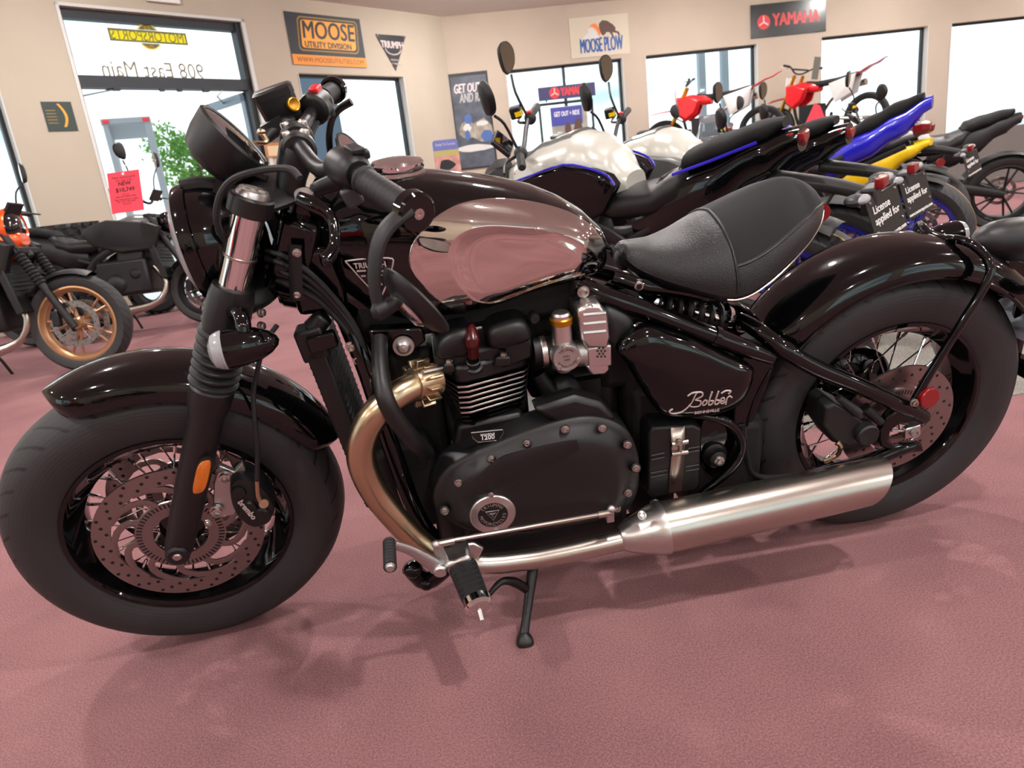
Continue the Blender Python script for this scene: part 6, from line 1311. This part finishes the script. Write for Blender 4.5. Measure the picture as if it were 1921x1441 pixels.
# ================================================================ knobbly tyres, dirt bikes on a platform
def knobby(label, M, R0=.3, w=.12, group=None):
    b = MB(); b.lathe([(R0*.5, -w*.8), (R0*.62, -w), (R0*.86, -w*.98), (R0*.95, -w*.75), (R0*.96, 0), (R0*.95, w*.75), (R0*.86, w*.98), (R0*.62, w), (R0*.5, w*.8)], (0, 0, 0), (0, 0, 1), 40); t = tag(obj('knobbly_tyre', b, M_rubber, M=M), label, 'tyre', group)
    k_ = MB()
    for i in range(20):
        for j, h in enumerate((-.8, -.3, .3, .8)):
            a = 2*PI*(i+.5*(j % 2))/20; k_.box((R0*.975*math.cos(a), R0*.975*math.sin(a), h*w), (R0*.09, R0*.16, w*.34), Matrix.Rotation(a, 3, 'Z'))
    obj('tread_block', k_, M_rubber, t, kind='stuff'); return t
pk = on_floor(262, 592); knobby('upright knobbly tyre on the carpet beside the grey motorcycle', Matrix.Translation((pk.x+.22, pk.y-.02, .255)) @ Matrix.Rotation(R(20), 4, 'Z') @ Matrix.Rotation(PI/2, 4, 'X') , .25, .12)
ps = CAM+ray(112, 410)*6.6; Tb_ = Matrix.Translation((ps.x, ps.y, 0))
for k, lb in enumerate(('lowest knobbly tyre of the stack by the left window', 'second knobbly tyre up in the stack by the left window', 'third knobbly tyre up in the stack by the left window', 'topmost knobbly tyre of the stack by the left window')):
    knobby(lb, Tb_ @ Matrix.Translation((0, 0, .125+.25*k)), .31, .12, 'stacked knobbly tyres')
b = MB(); b.box((6.4, 9.25, .42), (5.4, 1.5, .84)); tag(obj('display_platform', b, mat('platform_grey', (120, 116, 112), .7), bev=.01), 'long low grey display platform along the back wall', 'platform')
def dirt_bike(label, pos, z0, head, steer, body):
    M = Matrix.Translation((pos[0], pos[1], z0)) @ Matrix.Rotation(head, 4, 'Z'); root = thing('dirt_bike', label, 'dirt bike', M); S = steer_m(1.48, steer, R(27)); fa, ra = V((-.74, 0, .35)), V((.74, 0, .35)); fd = V((math.sin(R(27)), 0, math.cos(R(27))))
    for nm, C_, T_, w_ in (('front_wheel', fa, S, .045), ('rear_wheel', ra, None, .06)):
        b = MB(); b.lathe([(.265, -.02), (.26, -.022), (.25, 0), (.26, .022), (.265, .02), (.265, -.02)], (0, 0, 0), (0, 1, 0), 36); rm = obj(nm, b, M_black, root, (T_ or Matrix()) @ Matrix.Translation(C_)); b = MB(); b.lathe(tyre_prof(.345, w_, .26), (0, 0, 0), (0, 1, 0), 40); obj('tyre', b, M_rubber, rm); b = MB(); b.cyl((0, -.05, 0), (0, .05, 0), .03, 12)
        hb2 = obj('hub', b, M_alu, rm)
        for i in range(18):
            a = 2*PI*i/18; b = MB(); b.cyl((.03*math.cos(a+.4), (-.03 if i % 2 else .03), .03*math.sin(a+.4)), (.255*math.cos(a), 0, .255*math.sin(a)), .002, 4); obj('spoke', b, M_chrome, rm)
    for sy in (-1, 1):
        b = MB(); b.tube([fa+V((0, sy*.09, 0))-fd*.02, fa+V((0, sy*.09, 0))+fd*.32], .022, 10); fl2 = obj('fork_leg', b, body, root, S, ); b = MB(); b.tube([fa+V((0, sy*.09, 0))+fd*.3, fa+V((0, sy*.09, 0))+fd*.85], .026, 10); obj('fork_tube', b, M_gold, root, S)
        b = MB(); b.dome([V((x, sy*.12, z)) for x, z in ((-.5, .98), (-.3, .98), (-.12, .9), (-.2, .72), (-.36, .62), (-.5, .72))], [(1, -.03), (1, 0), (.8, .05)], (0, sy, 0)); obj('radiator_shroud', b, body, root, bev=.006)
        b = MB(); b.dome([V((x, sy*.10, z)) for x, z in ((.2, .9), (.62, .98), (.55, .72), (.3, .62))], [(1, -.02), (1, 0), (.85, .012)], (0, sy, 0)); obj('number_panel', b, M_whitep, root, bev=.004)
    b = MB(); loftx(b, [(-.95, .80, .785, .03), (-.8, .82, .80, .07), (-.55, .83, .80, .08), (-.4, .80, .78, .05)], 14); obj('front_fender', b, body, root, S)
    b = MB(); b.dome([V((-.52, y, z)) for y, z in ((-.09, 1.1), (.09, 1.1), (.1, .98), (.05, .84), (-.05, .84), (-.1, .98))], [(1, .01), (1, 0), (.85, -.02)], (1, 0, -.3)); obj('number_plate', b, M_whitep, root, S, bev=.004)
    b = MB(); b.tube([(-.28, -.4, 1.22), (-.30, -.25, 1.21), (-.36, -.08, 1.14), (-.36, .08, 1.14), (-.30, .25, 1.21), (-.28, .4, 1.22)], .012, 8, sm=3); b.tube([(-.33, -.16, 1.19), (-.33, .16, 1.19)], .014, 8); hb3 = obj('handlebar', b, M_black, root, S)
    for sy in (-1, 1): b = MB(); b.cyl((-.29, sy*.28, 1.214), (-.28, sy*.41, 1.222), .017, 10); obj('grip', b, M_rubber, root, S); b = MB(); b.tube([(-.33, sy*.25, 1.2), (-.37, sy*.3, 1.2), (-.36, sy*.4, 1.21)], .006, 6); obj('lever', b, M_alu, root, S)
    b = MB(); loftx(b, [(-.42, .99, .9, .04), (-.3, 1.0, .86, .08), (-.1, .97, .82, .09), (.02, .95, .82, .07)], 14); obj('fuel_tank', b, body, root); b = MB(); loftx(b, [(-.2, 1.0, .94, .05), (0, .97, .88, .075), (.3, .97, .88, .08), (.6, 1.0, .93, .06)], 14); obj('seat', b, M_seat, root); b = MB(); loftx(b, [(.3, .93, .9, .08), (.6, .98, .96, .085), (.85, 1.06, 1.045, .06), (1.02, 1.12, 1.11, .02)], 14); obj('rear_fender', b, body, root)
    b = MB(); b.box((-.12, 0, .5), (.34, .2, .3)); b.cyl((-.05, -.13, .42), (-.05, .13, .42), .09, 20); b.tube([(-.45, 0, .95), (-.42, 0, .6), (-.3, 0, .34), (.1, 0, .3), (.2, 0, .5)], .025, 8, sm=3); obj('engine', b, M_black, root, bev=.02); b = MB(); b.tube([(.18, .09, .42), (.74, .1, .34)], .025, 8); b.tube([(.18, -.09, .42), (.74, -.1, .34)], .025, 8); b.box((.2, 0, .42), (.08, .2, .06)); obj('swingarm', b, M_alu, root)
    b = MB(); b.tube([(-.25, .1, .55), (-.35, .13, .4), (-.1, .15, .45), (.2, .13, .75), (.65, .13, .85)], [.02, .02, .02, .025, .05], 10, sm=3); obj('exhaust', b, M_steel, root)
    b = MB(); b.box((.0, -.12, .13), (.3, .04, .26)); b.box((0, .12, .13), (.3, .04, .26)); b.box((0, 0, .29), (.32, .28, .12)); st2 = obj('lift_stand', b, M_black, root, bev=.006); return root
q1 = on_plane(1300, 235, (0, 9.3, 0), V((0, 1, 0))); dirt_bike('red dirt bike in front of the two-post window on the platform', (q1.x+.3, 9.3), .85, R(-38), R(12), M_redp)
q2 = on_plane(1520, 200, (0, 9.2, 0), V((0, 1, 0))); dirt_bike('red and white dirt bike between the windows with a hang tag on its bar', (q2.x+.15, 9.2), .85, R(-62), R(-10), M_redp)
p_ = CAM+ray(1531, 128)*(9.9); b = MB(); b.box(p_, (.1, .004, .3), Matrix.Rotation(R(10), 3, 'Y')); tag(obj('hang_tag', b, mat('grey_card', (120, 120, 112), .7)), 'grey hang tag on the red and white dirt bike handlebar', 'tag'); p_ = CAM+ray(1528, 215)*7.0; b = MB(); b.prism([p_+V(q) for q in ((-.1, 0, -.08), (.12, 0, -.06), (.06, 0, .08), (0, 0, .11))], (0, .003, 0)); b.cyl(p_+V((.0, 0, -p_.z+.004)), p_+V((0, 0, -.05)), .006, 6); tag(obj('pink_card', b, M_tag), 'pink card on a thin wire stand among the motorcycles', 'card')

# ================================================================ outdoors
gnd = MB(); gnd.box((0, 60, -.12), (260, 180, .1)); o = struct('ground_outside', gnd, mat('pale_concrete', (205, 208, 210), .9, var=.1, vscale=.5)); o['label'] = 'pale concrete forecourt outside the windows'
def tree(label, c, h, r, seed, n=2600):
    rr = random.Random(seed); root = thing('tree', label, 'tree', Matrix.Translation((c[0], c[1], -.07)), 'trees outside'); b = MB(); b.tube([(0, 0, 0), (.1, 0, h*.3), (0, .1, h*.6), (.05, 0, h*.9)], [r*.09, r*.075, r*.05, r*.02], 10, sm=3)
    for k in range(9):
        a = k*2.4; z_ = h*(.35+.06*k); b.tube([(0, 0, z_), (math.cos(a)*r*.45, math.sin(a)*r*.45, z_+h*.12), (math.cos(a)*r*.8, math.sin(a)*r*.8, z_+h*.2)], [r*.03, r*.02, r*.008], 6)
    obj('trunk', b, mat('bark', (84, 70, 58), .9), root); vs = []; fs = []
    cl_ = [(rr.uniform(-1, 1)*r*.75, rr.uniform(-1, 1)*r*.75, h*(.45+.5*rr.random()), r*(.25+.25*rr.random())) for _ in range(22)]
    for _ in range(n):
        cx_, cy_, cz_, cr = rr.choice(cl_); d = V((rr.gauss(0, 1), rr.gauss(0, 1), rr.gauss(0, .8))); d = d.normalized()*cr*(.5+.5*rr.random()); p = V((cx_, cy_, cz_))+d; u = V((rr.gauss(0, 1), rr.gauss(0, 1), rr.gauss(0, 1))).normalized(); w = u.orthogonal().normalized(); s = r*.035*(.7+.6*rr.random()); k = len(vs); vs += [p-u*s*1.6, p+w*s*.6, p+u*s*1.6, p-w*s*.6]; fs.append((k, k+1, k+2, k+3))
    b = MB(); b.add(vs, fs); m = backlit('leaf_green_%d' % seed, (104, 150, 66) if seed % 2 else (128, 168, 70)); obj('foliage', b, m, root, kind='stuff', recalc=False)
d_ = lambda u, v, k: CAM+ray(u, v)*k
a1 = d_(372, 320, 24); tree('light green leafy tree seen through the open doorway', (a1.x, a1.y), (d_(350, 268, 24)).z+.4, 1.7, 3)
a2 = d_(405, 350, 30); tree('small yellow-green tree lower beside the doorway tree', (a2.x+1.0, a2.y), 2.6, 2.2, 4)
# white van body with clearance lamps outside the door
Wv = basis(V((d_(255, 300, 14).x, d_(255, 300, 14).y, -.07)), (1, .35, 0), (-.35, 1, 0)); vt = d_(255, 222, 14).z+.07
vn = thing('parked_trailer', 'white high-roofed van with red clearance lamps parked outside the doorway', 'trailer', Wv)  # upright white box frame, meant as a utility trailer
b = MB(); hw3 = .38
for q in (((-hw3, 0, vt/2+.25), (.1, .12, vt-.5)), ((hw3, 0, vt/2+.25), (.14, .12, vt-.5)), ((0, 0, vt-.06), (hw3*2+.14, .14, .12)), ((0, 0, .75), (hw3*2+.14, .14, .5)), ((0, 1.4, vt-.06), (hw3*2+.1, 2.8, .1)), ((-hw3, 1.4, vt/2+.25), (.06, 2.8, vt-.5)), ((0, 1.4, .6), (hw3*2, 2.8, .2))): b.box(*q)
obj('trailer_body', b, mat('trailer_white', (150, 152, 156), .5), vn, bev=.02)
for sx in (-1, 1): b = MB(); b.box((sx*(hw3-.02), -.08, vt-.06), (.12, .03, .07)); obj('clearance_lamp', b, M_redp, vn, bev=.008); b = MB(); b.cyl((sx*hw3-.08, .6, .3), (sx*hw3+.08, .6, .3), .3, 24); obj('wheel', b, M_rubber, vn)
# porch posts and the neighbouring building seen through the windows
for k, (u, lb) in enumerate(((1316, 'grey steel porch post seen left in the two-post window'), (1359, 'grey steel porch post seen right in the two-post window'))):
    q = on_plane(u, 150, (0, 13, 0), V((0, 1, 0))); b = MB(); b.box((q.x, 13, 1.95), (.14, .14, 4.04)); b.box((q.x, 13, -.04), (.3, .3, .06)); tag(obj('porch_post', b, mat('post_grey', (150, 160, 170), .5), bev=.01), lb, 'post')
q = d_(588, 200, 13); b = MB(); b.box((q.x-.2, q.y+.3, 1.9), (.9, .9, 3.95), Matrix.Rotation(A_W, 3, 'Z')); b.box((q.x-.2, q.y+.3, 3.95), (1.1, 1.1, .15), Matrix.Rotation(A_W, 3, 'Z')); tag(obj('porch_pier', b, mat('slate_cladding', (88, 104, 124), .6), bev=.01), 'slate blue clad pier standing outside the window beside the door', 'pier')
